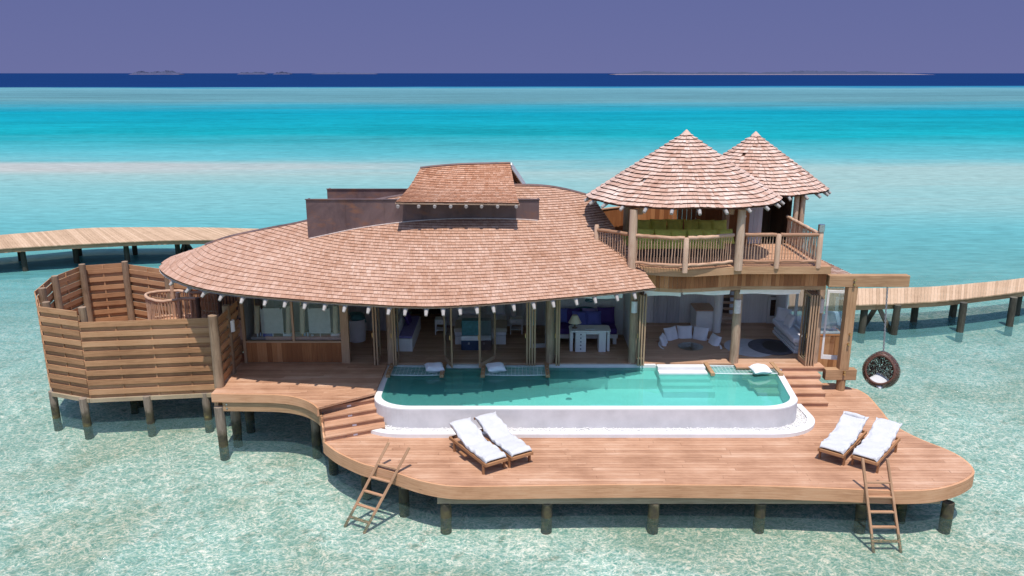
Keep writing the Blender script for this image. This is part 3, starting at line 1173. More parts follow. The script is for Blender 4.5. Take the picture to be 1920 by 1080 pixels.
# the riser feet in the photograph, one level down each
fr = []
for i in range(5):
    z = ZU - dz * i
    fr.append((P(left_e[i][0], left_e[i][1] - 6, z), P(right_e[i][0], right_e[i][1] - 6, z), z))
for i in range(1, 5):
    a, b, z = fr[i]
    a0, b0, _ = fr[i - 1]
    off = Vector((0, 0.06, 0))
    steps.append(((a.x, a.y), (b.x, b.y), (a0.x, a0.y + .1), (b0.x, b0.y + .1), z))
a0, b0, _ = fr[0]
steps.insert(0, ((a0.x, a0.y), (b0.x, b0.y), (a0.x, a0.y + 0.5), (b0.x, b0.y + .5), ZU + 0.001))
sl = stairs('timber steps on the left of the pool rising to the terrace', steps)
mb = MB()
mb.band([(p[0][0] - 0.01, p[0][1]) for p in steps] + [(deck_line[0].x, deck_line[0].y)], 0.55, ZL - 0.02, 0.05, 1)
for p, q in zip(steps, steps[1:]):
    mb.band([(p[0][0] - 0.01, p[0][1]), (q[0][0] - 0.01, q[0][1])], ZL - 0.02, q[4] - 0.01, 0.05, 1)
mb.build('stringer', 'fascia', sl)

rs_front = [(1545, 698, ZU - .06), (1542, 706, 0), (1539, 724, 0), (1549, 741, 0), (1553, 758, 0)]
steps = []
zs = [ZU, ZU - dz, ZU - 2 * dz, ZU - 3 * dz, ZU - 4 * dz]
fv = [689, 704, 720, 737, 755]
fu = [1547, 1540, 1543, 1549, 1554]
ff = [P(u, v, z) for u, v, z in zip(fu, fv, zs)]
for i in range(5):
    b = ff[i]
    yb = ff[i - 1].y + 0.10 if i else b.y + 0.5
    steps.append(((7.3 + 0.14 * i, b.y), (b.x, b.y), (7.3 + 0.14 * i, yb), (b.x, yb), zs[i] + (0.001 if i == 0 else 0)))
sr = stairs('timber steps on the right of the pool rising to the living room', steps)

# ------------------------------------------------------------------ swimming pool
pool = thing('swimming_pool', 'long white rendered plunge pool with rounded front corners full of turquoise water', 'pool', (2, 23, ZL))
pl_b, pl_f = P(722, 688, ZP), P(703, 740, ZP)
pr_b, pr_f = P(1460, 686, ZP), P(1493, 742, ZP)
yb, yf = 24.78, P(1000, 766, ZP).y


def pool_outline(inset, n=10):
    xl_b, xl_f, xr_b, xr_f = pl_b.x + inset, pl_f.x + inset, pr_b.x - inset, pr_f.x - inset
    y0 = yf + inset
    r = 0.95 - inset * 0.6
    pts = [(xl_b, yb)]
    ym = y0 + r
    xl = lerp(xl_f, xl_b, (ym - pl_f.y) / (yb - pl_f.y))
    xr = lerp(xr_f, xr_b, (ym - pr_f.y) / (yb - pr_f.y))
    for i in range(n + 1):
        a = pi + (pi / 2) * i / n
        pts.append((xl + r * 1.2 + r * 1.2 * cos(a), y0 + r + r * sin(a)))
    for i in range(n + 1):
        a = 1.5 * pi + (pi / 2) * i / n
        pts.append((xr - r * 1.2 + r * 1.2 * cos(a), y0 + r + r * sin(a)))
    pts.append((xr_b, yb))
    return pts


po, pi_ = pool_outline(0.0), pool_outline(0.20)
mb = MB()
nP = len(po)
for i in range(nP - 1):
    a, b, c, d = po[i], po[i + 1], pi_[i + 1], pi_[i]
    mb.poly([(*a, ZL - .05), (*b, ZL - .05), (*b, ZP - .05), (*a, ZP - .05)])
mb.build('pool_wall', 'plaster', pool, True)
mb = MB()
for i in range(nP - 1):
    a, b, c, d = po[i], po[i + 1], pi_[i + 1], pi_[i]
    mb.poly([(*a, ZP - .05), (*b, ZP - .05), (*b, ZP - .012), (*a, ZP - .012)])
    e = [(lerp(p[0], q[0], .08), lerp(p[1], q[1], .08)) for p, q in ((a, d), (b, c))]
    mb.poly([(*a, ZP - .012), (*b, ZP - .012), (*e[1], ZP), (*e[0], ZP)])
    mb.poly([(*e[0], ZP), (*e[1], ZP), (*c, ZP), (*d, ZP)])
    mb.poly([(*d, ZP), (*c, ZP), (*c, ZP - .10), (*d, ZP - .10)])
mb.build('rim', 'white', pool)
PF = 1.18
mb = MB()
for i in range(nP - 1):
    c, d = pi_[i + 1], pi_[i]
    mb.poly([(*d, ZP - .10), (*c, ZP - .10), (*c, PF), (*d, PF)])
mb.poly([(p[0], p[1], PF) for p in pi_])
# shelf along the house side and the rear wall
xs0, xs1 = pi_[0][0], pi_[-1][0]
mb.poly([(xs0 - .2, yb, PF), (xs1 + .2, yb, PF), (xs1 + .2, yb, ZU - .05), (xs0 - .2, yb, ZU - .05)])
mb.build('basin', 'white', pool)


def pool_water_mat():
    m, nt, out = nodes('pool_water')
    geo = nd(nt, 'NewGeometry')
    pv = geo.outputs['Position']
    t = nd(nt, 'BsdfTransparent')
    t.inputs['Color'].default_value = (0.43, 0.89, 0.84, 1)
    d = nd(nt, 'BsdfDiffuse')
    d.inputs['Color'].default_value = (0.16, 0.64, 0.57, 1)
    mx0 = nd(nt, 'MixShader')
    mx0.inputs[0].default_value = 0.24
    lk(nt, t.outputs[0], mx0.inputs[1])
    lk(nt, d.outputs[0], mx0.inputs[2])
    h = noise(nt, mapping(nt, pv, (1, 1.5, 1)), 2.4, 3, 0.5, 0.3)
    bp = bump(nt, h, 0.25, 0.015)
    g = nd(nt, 'BsdfGlossy', Roughness=0.01)
    lk(nt, bp, g.inputs['Normal'])
    fr = nd(nt, 'Fresnel', IOR=1.33)
    lk(nt, bp, fr.inputs['Normal'])
    mx = nd(nt, 'MixShader')
    lk(nt, fr.outputs[0], mx.inputs[0])
    lk(nt, mx0.outputs[0], mx.inputs[1])
    lk(nt, g.outputs[0], mx.inputs[2])
    lk(nt, mx.outputs[0], out.inputs['Surface'])
    return m


mb = MB()
wp = pool_outline(0.19)
mb.poly([(p[0], p[1], ZP - .035) for p in wp])
mb.build('pool_water', pool_water_mat(), pool)
# underwater shelf behind and two flights of white steps
cx0, cx1 = P(835, 700, ZP).x, P(905, 700, ZP).x
mb = MB()
for i in range(5):
    yfr = yb - 0.30 - 0.30 * i
    zt = ZP - 0.05 - 0.09 * i
    mb.box((cx0, yfr, PF + .004), (cx1, yfr + 0.30 - (0.002 if i else 0), zt))
mb.box((cx0, yb - .10, PF + .004), (cx1, yb + .06, ZU - .012))
mb.build('step_block', 'white', pool)
dx0, dx1 = P(1236, 700, ZP).x, P(1326, 700, ZP).x
mb = MB()
for i in range(5):
    yfr = yb - 0.40 - 0.27 * i
    zt = (1.79, 1.685, 1.58, 1.475, 1.37)[i]
    mb.box((dx0 + .0, yfr, PF + .004), (dx1 + .02 * i, yfr + 0.27 - (0.002 if i else 0), zt))
mb.box((dx0 - .001, yb - .12, PF + .004), (dx1 + .001, yb - .001, ZU - .03))
mb.build('step_block', 'white', pool)
mb = MB()
sx0, sx1 = P(1030, 700, ZP).x, P(1232, 700, ZP).x
mb.box((sx0, yb - .75, PF + .004), (sx1, yb - .012, ZP - .16))
mb.build('shelf', 'white', pool)
mb = MB()
ex0 = P(1030, 688, ZP).x
mb.box((ex0, yb - .06, ZP - .2), (dx0 - .004, yb + .10, ZU - .01))
mb.build('coping', 'white', pool)
mb = MB()
for u, v in ((869, 736), (1066, 727)):
    w = P(u, v, PF + .3)
    mb.lathe([(0.0, 0.012), (0.09, 0.012), (0.10, 0.0)], (w.x, w.y - .2, PF + .005), 12)
mb.build('drain', 'steel', pool)

# curb with white pebbles round the foot of the pool
curb = thing('pebble_curb', 'low white curb holding a strip of white pebbles round the foot of the pool', 'curb', (2, 21, ZL))
co = pool_outline(-0.50)
ci = pool_outline(-0.30)
cs = P(722, 806, ZL)
start, end = P(703, 811, ZL), P(1521, 757, ZL)


def trim(pts):
    out = []
    for p in pts[1:-1]:
        if (p[0] < 0 and p[1] > start.y + 0.10) or (p[0] > 0 and p[1] > end.y):
            continue
        out.append(p)
    return out


keep = [i for i in range(1, nP - 1) if not ((co[i][0] < 0 and co[i][1] > start.y + .15) or (co[i][0] > 0 and co[i][1] > end.y))]
cob = [co[i] for i in keep]
cib = [ci[i] for i in keep]
cob.append((cob[-1][0] - .04, end.y))
cib.append((cib[-1][0] - .04, end.y))
mb = MB()
for i in range(len(cob) - 1):
    a, b, c, d = cob[i], cob[i + 1], cib[i + 1], cib[i]
    mb.poly([(*a, ZL - .01), (*b, ZL - .01), (*b, ZL + .11), (*a, ZL + .11)])
    mb.poly([(*a, ZL + .11), (*b, ZL + .11), (*c, ZL + .115), (*d, ZL + .115)])
    mb.poly([(*d, ZL + .115), (*c, ZL + .115), (*c, ZL), (*d, ZL)])
for a, d in ((cob[0], cib[0]), (cob[-1], cib[-1])):
    mb.poly([(*a, ZL), (*d, ZL), (*d, ZL + .115), (*a, ZL + .11)])
mb.build('kerb', 'white', curb)
mb = MB()
rs = random.Random(4)
plist = [po[i] for i in keep] + [(po[keep[-1]][0], end.y)]
for i in range(len(cib) - 1):
    a, b, c, d = cib[i], cib[i + 1], plist[i + 1], plist[i]
    mb.poly([(*a, ZL + .055), (*b, ZL + .055), (*c, ZL + .055), (*d, ZL + .055)])
    L = sqrt((a[0] - b[0]) ** 2 + (a[1] - b[1]) ** 2)
    for k in range(int(L * 95)):
        s, t = rs.random(), rs.random()
        q = (lerp(lerp(a[0], b[0], s), lerp(d[0], c[0], s), t), lerp(lerp(a[1], b[1], s), lerp(d[1], c[1], s), t))
        r = rs.uniform(.016, .034)
        mb.lathe([(r * .5, -r * .4), (r, 0.1 * r), (r * .6, r * .6)], (q[0], q[1], ZL + .06 + rs.uniform(0, .02)), 5)
tag(mb.build('pebbles', 'pebble', None), 'loose white pebbles filling the gap between pool wall and curb', 'pebbles', None, 'stuff')

# hammock nets over the pool edge
netm_v = [(735, 826, 690, 705, 'over-water net slung left of the central pool steps'), (910, 1022, 690, 705, 'over-water net slung right of the central pool steps'),
          (1334, 1452, 686, 702, 'over-water net slung beside the white right-hand pool steps')]


def hammock(u0, u1, v0, v1, label):
    a, b = P(u0, (v0 + v1) / 2, ZP + .02), P(u1, (v0 + v1) / 2, ZP + .02)
    y0, y1 = P(960, v1, ZP).y, yb - 0.03
    h = thing('hammock_net', label, 'hammock', ((a.x + b.x) / 2, (y0 + y1) / 2, ZP), 0, 'nets over the pool edge')
    mb = MB()
    n = int((b.x - a.x) / 0.12)
    k = int((y1 - y0) / 0.12)

    def zz(s, t):
        return ZP + .035 - 0.05 * sin(pi * s) * (0.4 + 0.6 * sin(pi * t))
    for i in range(n + 1):
        s = i / n
        mb.tube([(lerp(a.x, b.x, s), lerp(y0, y1, t / 6), zz(s, t / 6)) for t in range(7)], 0.005, 4, False)
    for j in range(k + 1):
        t = j / k
        mb.tube([(lerp(a.x, b.x, s / 12), lerp(y0, y1, t), zz(s / 12, t)) for s in range(13)], 0.014 if j in (0, k) else 0.005, 4, False)
    mb.build('net', 'net', h)
    for x in (a.x - 0.07, b.x + 0.07):
        mb = MB()
        mb.beam((x, y0 - 0.15, ZP + .05), (x, y1 + 0.15, ZP + .05), 0.13, 0.09)
        br = mb.build('bar', 'beam', h)
        mb = MB()
        for q in range(3):
            yy = lerp(y0, y1, (q + .4) / 3)
            mb.tube([(x, yy, ZP + .09), (x, yy, ZP + .105)], 0.018, 8)
        mb.build('bolt', 'steel', br)
    return (a.x + b.x) / 2, (y0 + y1) / 2


for u0, u1, v0, v1, lb in netm_v:
    hammock(u0, u1, v0, v1, lb)
for u, v, lb, k in ((815, 687, 'white pillow on the net left of the central pool steps', 1), (930, 687, 'white pillow on the net right of the central pool steps', 2),
                    (1424, 690, 'white pillow on the sunlit net beside the right-hand pool steps', 3)):
    w = P(u, v, ZP + .15)
    cushion('pillow', lb, 'linen', 0.62, 0.46, 0.24, (w.x, w.y - .1, ZP + .15), (0.15, 0.05, 0.25), 'pillows on the pool nets', k, 'pillow')

# ------------------------------------------------------------------ the villa: roofs
villa = thing('villa', 'timber water villa with a long curving cedar shingle roof and open folding doors', 'villa', (0, 27, ZU))
ZE = 4.72
eave_px = [(298, 499), (300, 506), (313, 517), (345, 532), (390, 544), (440, 551.5), (500, 557.5), (560, 562.5), (630, 568), (700, 572), (760, 575),
           (820, 575.5), (900, 571.5), (1000, 563.5), (1100, 554.5), (1170, 547.5), (1230, 540.5)]
crest = [P(298, 498, ZE + .14), PY(330, 482, 26.45), PY(372, 465, 26.6), PY(430, 445, 26.8), PY(500, 430, 26.85), PY(575, 415, 26.9), Vector((-5.2, 27.0, 6.68)),
         Vector((-3.5, 27.1, 7.0)), Vector((-1.5, 27.15, 7.22)), PY(985, 348, 27.2), PY(1050, 354, 27.3), PY(1112, 370, 27.4)]
NS = 150
def ez(u):
    return ZE + 0.14 * min(1, max(0, (600 - u) / 200))


eave = resample(smoothline([P(u, v, ez(u)) for u, v in eave_px], 8), NS)
crest = resample(smoothline(crest, 8), NS)
rear = resample(smoothline([crest[0], Vector((-11.7, 27.6, ZE + .1)), Vector((-10.2, 29.4, ZE)), Vector((-6, 31.0, ZE)), Vector((-1, 31.5, ZE)), Vector((3.4, 31.3, ZE))], 8), NS)


def courses(mb, low, top, dz, w, th, seed, extra_low=0.0):
    zmax = max(q.z - p.z for p, q in zip(low, top))
    n = len(low)
    k = 0
    z = 0.0
    while z < zmax - 0.01:
        lo, up = [], []
        for i in range(n):
            d = max(1e-4, top[i].z - low[i].z)
            t0, t1 = z / d, (z + dz) / d
            if t0 > 1.0:
                if lo:
                    if len(lo) > 2:
                        break
                continue
            if d < 0.02:
                continue
            lo.append(low[i].lerp(top[i], max(t0, -0.05)))
            up.append(low[i].lerp(top[i], min(t1, 1.0)))
        if len(lo) > 2:
            shingle_row(mb, lo, up, w, th, seed + k)
        k += 1
        z += dz


mb = MB()
courses(mb, eave, crest, 0.0605, 0.10, 0.030, 100)
courses(mb, rear, crest, 0.121, 0.26, 0.030, 400)
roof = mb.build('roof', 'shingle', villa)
mb = MB()
mb.grid(lambda a, b: eave[min(NS - 1, int(round(a * (NS - 1))))].lerp(crest[min(NS - 1, int(round(a * (NS - 1))))], b) - Vector((0, 0, 0.012 + 0.05 * min(1, 4 * b))), NS, 14)
mb.grid(lambda a, b: rear[min(NS - 1, int(round(a * (NS - 1))))].lerp(crest[min(NS - 1, int(round(a * (NS - 1))))], b) - Vector((0, 0, 0.012 + 0.05 * min(1, 4 * b))), NS, 14)
mb.build('roof_deck', 'under', villa)
mb = MB()
mb.grid(lambda a, b: eave[int(round(a * (NS - 1)))].lerp(crest[int(round(a * (NS - 1)))], lerp(0.012, 1, b)) - Vector((0, 0, 0.10)), NS, 8)
mb.build('soffit', 'soffit', villa)
mb = MB()
mb.tube([p + Vector((0, 0, 0.02)) for p in crest[18:]], 0.05, 6)
mb.build('ridge_cap', 'copper', villa)
mb = MB()
for a, b in zip(eave[2:], eave[3:]):
    mb.beam(a - Vector((0, -.06, 0.035)), b - Vector((0, -.06, 0.035)), 0.04, 0.035)
mb.build('eave_board', 'post', villa)
raf_u = [317, 345, 374, 407, 445, 489, 525, 565, 603, 644, 688, 723, 758, 792, 828, 861, 892, 922, 963, 998, 1033, 1076, 1116, 1152, 1190]
ei = 0
for u in raf_u:
    while ei < NS - 2:
        p = eave[ei]
        dep = p.y * CT + (CAMH - p.z) * ST
        if 960 + p.x * FPX / dep >= u and ei > 6:
            break
        ei += 1
    e, c = eave[ei], crest[ei]
    d = (c - e).normalized()
    tx = (eave[ei + 1] - eave[ei - 1]).normalized()
    out = Vector((-tx.y, tx.x, 0))
    if out.y > 0:
        out = -out
    inn = Vector((-out.x, -out.y, d.z / max(.2, sqrt(d.x ** 2 + d.y ** 2)))).normalized()
    off = Vector((0, 0, -0.15))
    mb = MB()
    mb.tube([e + off + out * 0.03 + Vector((0, 0, -.10)), e + off + inn * 0.10, e + off + inn * 0.3, e + off + inn * 2.4], [0.04, 0.066, 0.075, 0.08], 10)
    mb.build('rafter', 'rafter', roof, True)

# copper channels that carry the sliding roof
yg = 25.5
gx0, gx1 = PY(573, 374, yg).x, PY(1011, 374, yg).x
gz = PY(760, 374.5, yg).z


def channel(x0, x1, y, z0, z1, d=0.42):
    mb = MB()
    t = 0.05
    mb.box((x0, y, z0), (x1, y + t, z1))
    mb.box((x0, y + d - t, z0), (x1, y + d, z1 - .03))
    mb.box((x0, y + t, z0), (x0 + t, y + d - t, z1 - .003))
    mb.box((x1 - t, y + t, z0), (x1, y + d - t, z1 - .003))
    mb.box((x0 + t, y + t, z0), (x1 - t, y + d - t, z0 + .5))
    ch = mb.build('roof_channel', 'copper', villa)
    mb = MB()
    k = max(2, int((x1 - x0) / 1.15))
    for i in range(1, k):
        xx = lerp(x0, x1, i / k)
        mb.box((xx - .012, y - .012, z0), (xx + .012, y - .001, z1 - .03))
    mb.build('seam', 'copper', ch)
    mb = MB()
    mb.beam((x0 - .02, y + .01, z1 + .012), (x1 + .02, y + .01, z1 + .012), .09, .022)
    mb.build('rim', 'copper', ch)
    return ch


channel(gx0, gx1, yg, 5.75, gz)
mb = MB()
fl = []
for i in range(NS):
    e, c = eave[i], crest[i]
    if c.y - e.y < .2:
        continue
    t = (yg - 0.03 - e.y) / (c.y - e.y)
    q = e.lerp(c, t)
    if gx0 - .02 <= q.x <= gx1 + .05:
        fl.append(q + Vector((0, 0, 0.03)))
for a, b in zip(fl, fl[1:]):
    mb.beam(a, b, 0.05, 0.018)
mb.build('flashing', 'lampstone', villa)
yg2 = 28.0
channel(PY(613, 356, yg2).x, 0.1, yg2, 6.0, PY(700, 355, yg2).z)

# raised sliding roof
se = [PY(742, 379, 24.7), PY(850, 380, 24.7), PY(973, 381.5, 24.7)]
sr_ = [PY(788, 316.5, 27.2), PY(830, 312, 27.2), PY(880, 309, 27.2), PY(957, 307.5, 27.2)]
sb = [Vector((-2.6, 29.7, 7.02)), Vector((0.45, 29.7, 7.02))]
ns = 40
se, sr_, sb = resample(se, ns), resample(smoothline(sr_, 6), ns), resample(sb, ns)


def profile(a, b, t):
    p = a.lerp(b, t)
    p.z -= 0.10 * sin(pi * t)
    return p


def straight_courses(mb, low, top, nrow, w, th, seed):
    for k in range(nrow):
        t0, t1 = k / nrow, (k + 1) / nrow
        shingle_row(mb, [profile(a, b, t0) for a, b in zip(low, top)], [profile(a, b, t1) for a, b in zip(low, top)], w, th, seed + k)


mb = MB()
straight_courses(mb, se, sr_, 22, 0.11, 0.028, 700)
straight_courses(mb, sb, sr_, 14, 0.26, 0.03, 760)
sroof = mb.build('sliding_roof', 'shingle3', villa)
mb = MB()
mb.grid(lambda a, b: profile(se[int(round(a * (ns - 1)))], sr_[int(round(a * (ns - 1)))], b) - Vector((0, 0, 0.03)), ns, 8)
mb.grid(lambda a, b: profile(sb[int(round(a * (ns - 1)))], sr_[int(round(a * (ns - 1)))], b) - Vector((0, 0, 0.03)), ns, 8)
mb.build('underlay', 'under', sroof)
mb = MB()
mb.tube([p + Vector((0, 0, .03)) for p in sr_], 0.045, 6)
mb.build('ridge_cap', 'copper', sroof)
mb = MB()
mb.beam(se[0] - Vector((0.02, -.02, .04)), se[-1] - Vector((-.02, -.02, .04)), 0.03, 0.04)
mb.build('eave_board', 'post', sroof)
mb = MB()
mb.beam(sr_[-1] + Vector((.03, 0, -.05)), sr_[-1].lerp(se[-1], .03) + Vector((.03, 0, -.05)), 0.04, 0.12)
mb.beam(sr_[-1] + Vector((.03, 0, -.05)), sb[-1] + Vector((.03, 0, -.05)), 0.04, 0.20)
mb.build('barge_board', 'whitewood', sroof)
mb = MB()
mb.poly([se[-1] + Vector((-.25, .9, .1)), sr_[-1] + Vector((-.25, 0, -.1)), sb[-1] + Vector((-.25, -.5, 0.1))])
mb.poly([se[0] + Vector((.25, .9, .1)), sr_[0] + Vector((.25, 0, -.1)), sb[0] + Vector((.25, -.5, 0.1))])
mb.build('gable_shade', 'darkwood', sroof)  # dark sheet standing in for the shade inside the open roof end
for u in (746, 785, 815, 845, 874, 903, 933, 968):
    p = PY(u, 384, 24.72)
    mb = MB()
    mb.tube([p + Vector((0, -.05, -.06)), p + Vector((0, .05, -.04)), p + Vector((0, .45, .09))], [.05, .06, .07], 10)
    mb.build('rafter', 'rafter', sroof, True)

# ------------------------------------------------------------------ the villa: floor, walls, posts
YW = 24.95
XL, XR = -8.85, 10.12
pit_c, pit_r = Vector((6.28, 26.75)), 1.16
hole = [(pit_c.x + pit_r * cos(a), pit_c.y + pit_r * sin(a)) for a in [-pi / 2 - 2 * pi * i / 40 for i in range(41)]]
fpoly = [(XL, 24.83), (pit_c.x, 24.83)] + hole + [(pit_c.x, 24.83), (XR, 24.83), (XR, 31), (XL, 31)]
mb = MB()
planks(mb, fpoly, ZU + 0.0, 0.14, 0.05, 0.0, (2.4, 4.0), 0.004, 51)
mb.build('floor', 'floor', villa)
mb = MB()
mb.box((XL + .02, 25.3, ZU - .42), (5.0, 30.9, ZU - .08))
mb.box((7.6, 25.3, ZU - .42), (XR - .05, 30.9, ZU - .08))
mb.box((5.004, 28.1, ZU - .42), (7.596, 30.9, ZU - .08))
mb.box((5.7, 24.86, ZU - .42), (XR - .02, 24.92, ZU - .06))
mb.build('floor_frame', 'greybeam', villa)
mb = MB()
mb.lathe([(pit_r + .02, -.45), (pit_r + .02, -.045), (pit_r + .05, -.045)], (pit_c.x, pit_c.y, ZU), 40)
mb.prism([(pit_c.x + (pit_r + .02) * cos(a), pit_c.y + (pit_r + .02) * sin(a)) for a in [2 * pi * i / 40 for i in range(40)]], ZU - .50, ZU - .45)
mb.build('seating_pit', 'floor', villa)

WH = 4.36


def wall(name, lo, hi, mat):
    mb = MB()
    lo, hi = Vector(lo), Vector(hi)
    s = hi - lo
    ax = 0 if s.x > s.y else 1
    n = max(1, int(s[ax] / 0.16))
    for i in range(n):
        a, b = lo.copy(), hi.copy()
        a[ax] = lo[ax] + s[ax] * i / n + 0.002
        b[ax] = lo[ax] + s[ax] * (i + 1) / n - 0.002
        o = 1 - ax
        j = random.uniform(0, 0.004)
        a[o] += j
        b[o] -= j
        c = (a + b) / 2
        mb.beam((c.x, c.y, lo.z), (c.x, c.y, hi.z), b[0] - a[0], b[1] - a[1], (0, 1, 0))
    return mb.build(name, mat, villa)


# bathroom
wall('back_wall', (XL, 28.3, ZU), (-4.1, 28.4, WH), 'greywood')
wall('side_wall', (XL, 25.1, ZU), (XL + .09, 28.3, WH), 'greywood')
wall('partition_wall', (-4.12, 25.15, ZU), (-4.02, 30.6, WH), 'whitewood')
# bedroom
wall('back_wall', (-2.55, 28.95, ZU), (1.30, 29.03, WH), 'whitewood')
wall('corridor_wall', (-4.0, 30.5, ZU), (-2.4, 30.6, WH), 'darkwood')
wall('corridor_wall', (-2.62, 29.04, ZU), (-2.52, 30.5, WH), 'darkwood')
wall('partition_wall', (1.32, 25.3, ZU), (1.42, 29.0, WH), 'whitewood')
# study
wall('back_wall', (1.43, 27.85, ZU), (4.05, 27.93, WH), 'whitewood')
wall('partition_wall', (4.06, 25.3, ZU), (4.16, 29.3, WH), 'whitewood')
# living room
wall('back_wall', (4.17, 29.30, ZU), (8.05, 29.38, WH), 'whitewood')
wall('back_wall', (8.75, 29.30, ZU), (XR, 29.38, WH), 'whitewood')
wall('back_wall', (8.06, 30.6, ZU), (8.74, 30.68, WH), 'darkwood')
wall('side_wall', (8.66, 29.39, ZU), (8.745, 30.59, WH), 'whitewood')
wall('side_wall', (XR - .09, 25.2, ZU), (XR, 29.29, ZU + 0.62), 'whitewood')
wall('side_wall', (XR - .09, 28.2, ZU + .62), (XR, 29.29, WH), 'whitewood')
mb = MB()
for y in (25.25, 26.2, 27.2, 28.15):
    mb.box((XR - .09, y - .04, ZU + .625), (XR - .01, y + .04, WH))
mb.box((XR - .10, 25.2, WH + .002), (XR, 29.3, WH + .2))
sw = mb.build('window', 'whitewood', villa)
mb = MB()
mb.poly([(XR - .05, 25.25, ZU + .63), (XR - .05, 28.15, ZU + .63), (XR - .05, 28.15, WH), (XR - .05, 25.25, WH)])
mb.build('pane', 'glass', sw)
# interior steps going up behind the living room
mb = MB()
for i in range(9):
    mb.box((8.08, 28.9 + .17 * i, ZU + .2 * i + .12), (8.64, 29.1 + .17 * i, ZU + .2 * i + .17))
mb.build('stair_flight', 'floor', villa)
# ceiling over main rooms closes the roof void at the sides
mb = MB()
mb.box((XL, 30.95, ZU), (4.1, 31.05, 4.8))
mb.build('rear_wall', 'clad', villa)

# bathroom window
wx0, wx1, wxm = P(463, 682, ZU).x, P(641, 682, ZU).x, P(551.5, 640, 2.48).x
wsl = 2.50
mb = MB()
mb.box((wx0 - .09, YW - .08, ZU), (wx0, YW + .06, 4.4))
mb.box((wx1, YW - .08, ZU), (wx1 + .26, YW + .06, 4.4))
mb.box((wxm - .035, YW - .04, wsl + .002), (wxm + .035, YW + .04, 4.198))
mb.box((wx0 + .002, YW - .06, wsl - .05), (wx1 - .002, YW + .10, wsl))
mb.box((wx0 + .002, YW - .06, 4.2), (wx1 - .002, YW + .06, 4.4))
bw = mb.build('window', 'frame', villa)
mb = MB()
for a, b in ((wx0, wxm - .035), (wxm + .035, wx1)):
    mb.poly([(a, YW, wsl), (b, YW, wsl), (b, YW, 4.2), (a, YW, 4.2)])
mb.build('pane', 'glassdark', bw)
wall('window_base', (wx0 + .002, YW - .035, ZU + .012), (wx1 - .002, YW + .02, wsl - .052), 'clad')

# round posts along the front
for u, r in ((733, .14), (1031, .15), (1187, .15), (1378, .15), (1528, .14)):
    p = P(u, 683, ZU)
    mb = MB()
    mb.tube([(p.x, YW, ZU - .3), (p.x + .01, YW, 2.6), (p.x, YW, 3.6), (p.x - .005, YW, 4.75)], [r, r * .98, r * .95, r * .92], 16, True, .03)
    mb.build('post', 'post', villa, True)
mb = MB()
mb.box((wx1 + .262, YW + .07, 4.22), (3.9, YW + .17, 4.42))
mb.build('header_beam', 'frame', villa)


def door(x0, y0, x1, y1, mat='frame', z0=ZU + .02, z1=4.16, handle=True):
    a, b = Vector((x0, y0)), Vector((x1, y1))
    d = (b - a).normalized()
    w = 0.065
    n = Vector((-d.y, d.x))
    mb = MB()
    up = (n.x, n.y, 0)
    for p in (a + d * w / 2, b - d * w / 2):
        mb.beam((p.x, p.y, z0), (p.x, p.y, z1), w, .045, up)
    for z, h in ((z0 + .07, .14), (z1 - .04, .08)):
        p, q = a + d * w, b - d * w
        mb.beam((p.x, p.y, z), (q.x, q.y, z), .043, h)
    dr = mb.build('door', mat, villa)
    p, q = a + d * w, b - d * w
    mb = MB()
    mb.poly([(p.x, p.y, z0 + .14), (q.x, q.y, z0 + .14), (q.x, q.y, z1 - .08), (p.x, p.y, z1 - .08)])
    mb.build('pane', 'glass', dr)
    if handle:
        mb = MB()
        h = b - d * w / 2 - n * .05
        mb.tube([(h.x, h.y, z0 + .95), (h.x, h.y, z0 + 1.10)], .016, 8)
        mb.build('handle', 'brass', dr)
    return dr


def stack(u, n, gap=0.075, y0=24.55, y1=25.25, lean=0.0):
    x = P(u, 686, ZU).x
    for i in range(n):
        door(x + gap * i, y1, x + gap * i + lean, y0, handle=(i == 0))


stack(703, 2, .09, 24.62)
stack(739, 2, .075)
q0, q1 = P(834, 673, ZU), P(848, 691, ZU)
door(q0.x, q0.y, q1.x, q1.y)
q0, q1 = P(929, 673, ZU), P(899, 691, ZU)
door(q0.x, q0.y, q1.x, q1.y)
stack(988, 4, .085)
stack(1043, 2, .08)
stack(1196, 3, .085)
stack(1509, 4, .085)
p = P(992, 653, ZU)
door(p.x, p.y, p.x + .62, p.y + .05, 'whitewood')
q = P(1541, 668, ZU)

# right-hand window bay behind the swing frame
bx0, bx1, by = 10.14, 11.42, 25.95
wall('bay_base', (bx0, by, 1.2), (bx1, by + .09, 2.33), 'clad')
wall('bay_side', (bx1 - .09, by + .10, 1.2), (bx1, 28.2, 2.33), 'clad')
mb = MB()
mb.box((bx0, by - .01, 2.332), (bx1 + .01, by + .12, 2.37))
mb.box((bx1 - .12, by, 2.372), (bx1, by + .1, 4.3))
mb.box((bx0 + .02, by, 2.372), (bx0 + .10, by + .1, 4.3))
mb.box((bx1 - .1, 28.1, 2.372), (bx1, 28.2, 4.3))
bwin = mb.build('window', 'clad', villa)
mb = MB()
mb.poly([(bx0 + .1, by + .05, 2.37), (bx1 - .12, by + .05, 2.37), (bx1 - .12, by + .05, 4.3), (bx0 + .1, by + .05, 4.3)])
mb.poly([(bx1 - .05, by + .1, 2.37), (bx1 - .05, 28.1, 2.37), (bx1 - .05, 28.1, 4.3), (bx1 - .05, by + .1, 4.3)])
mb.build('pane', 'glass', bwin)
door(10.22, 24.98, 10.80, 24.86, 'whitewood', ZU + .12, 4.22)
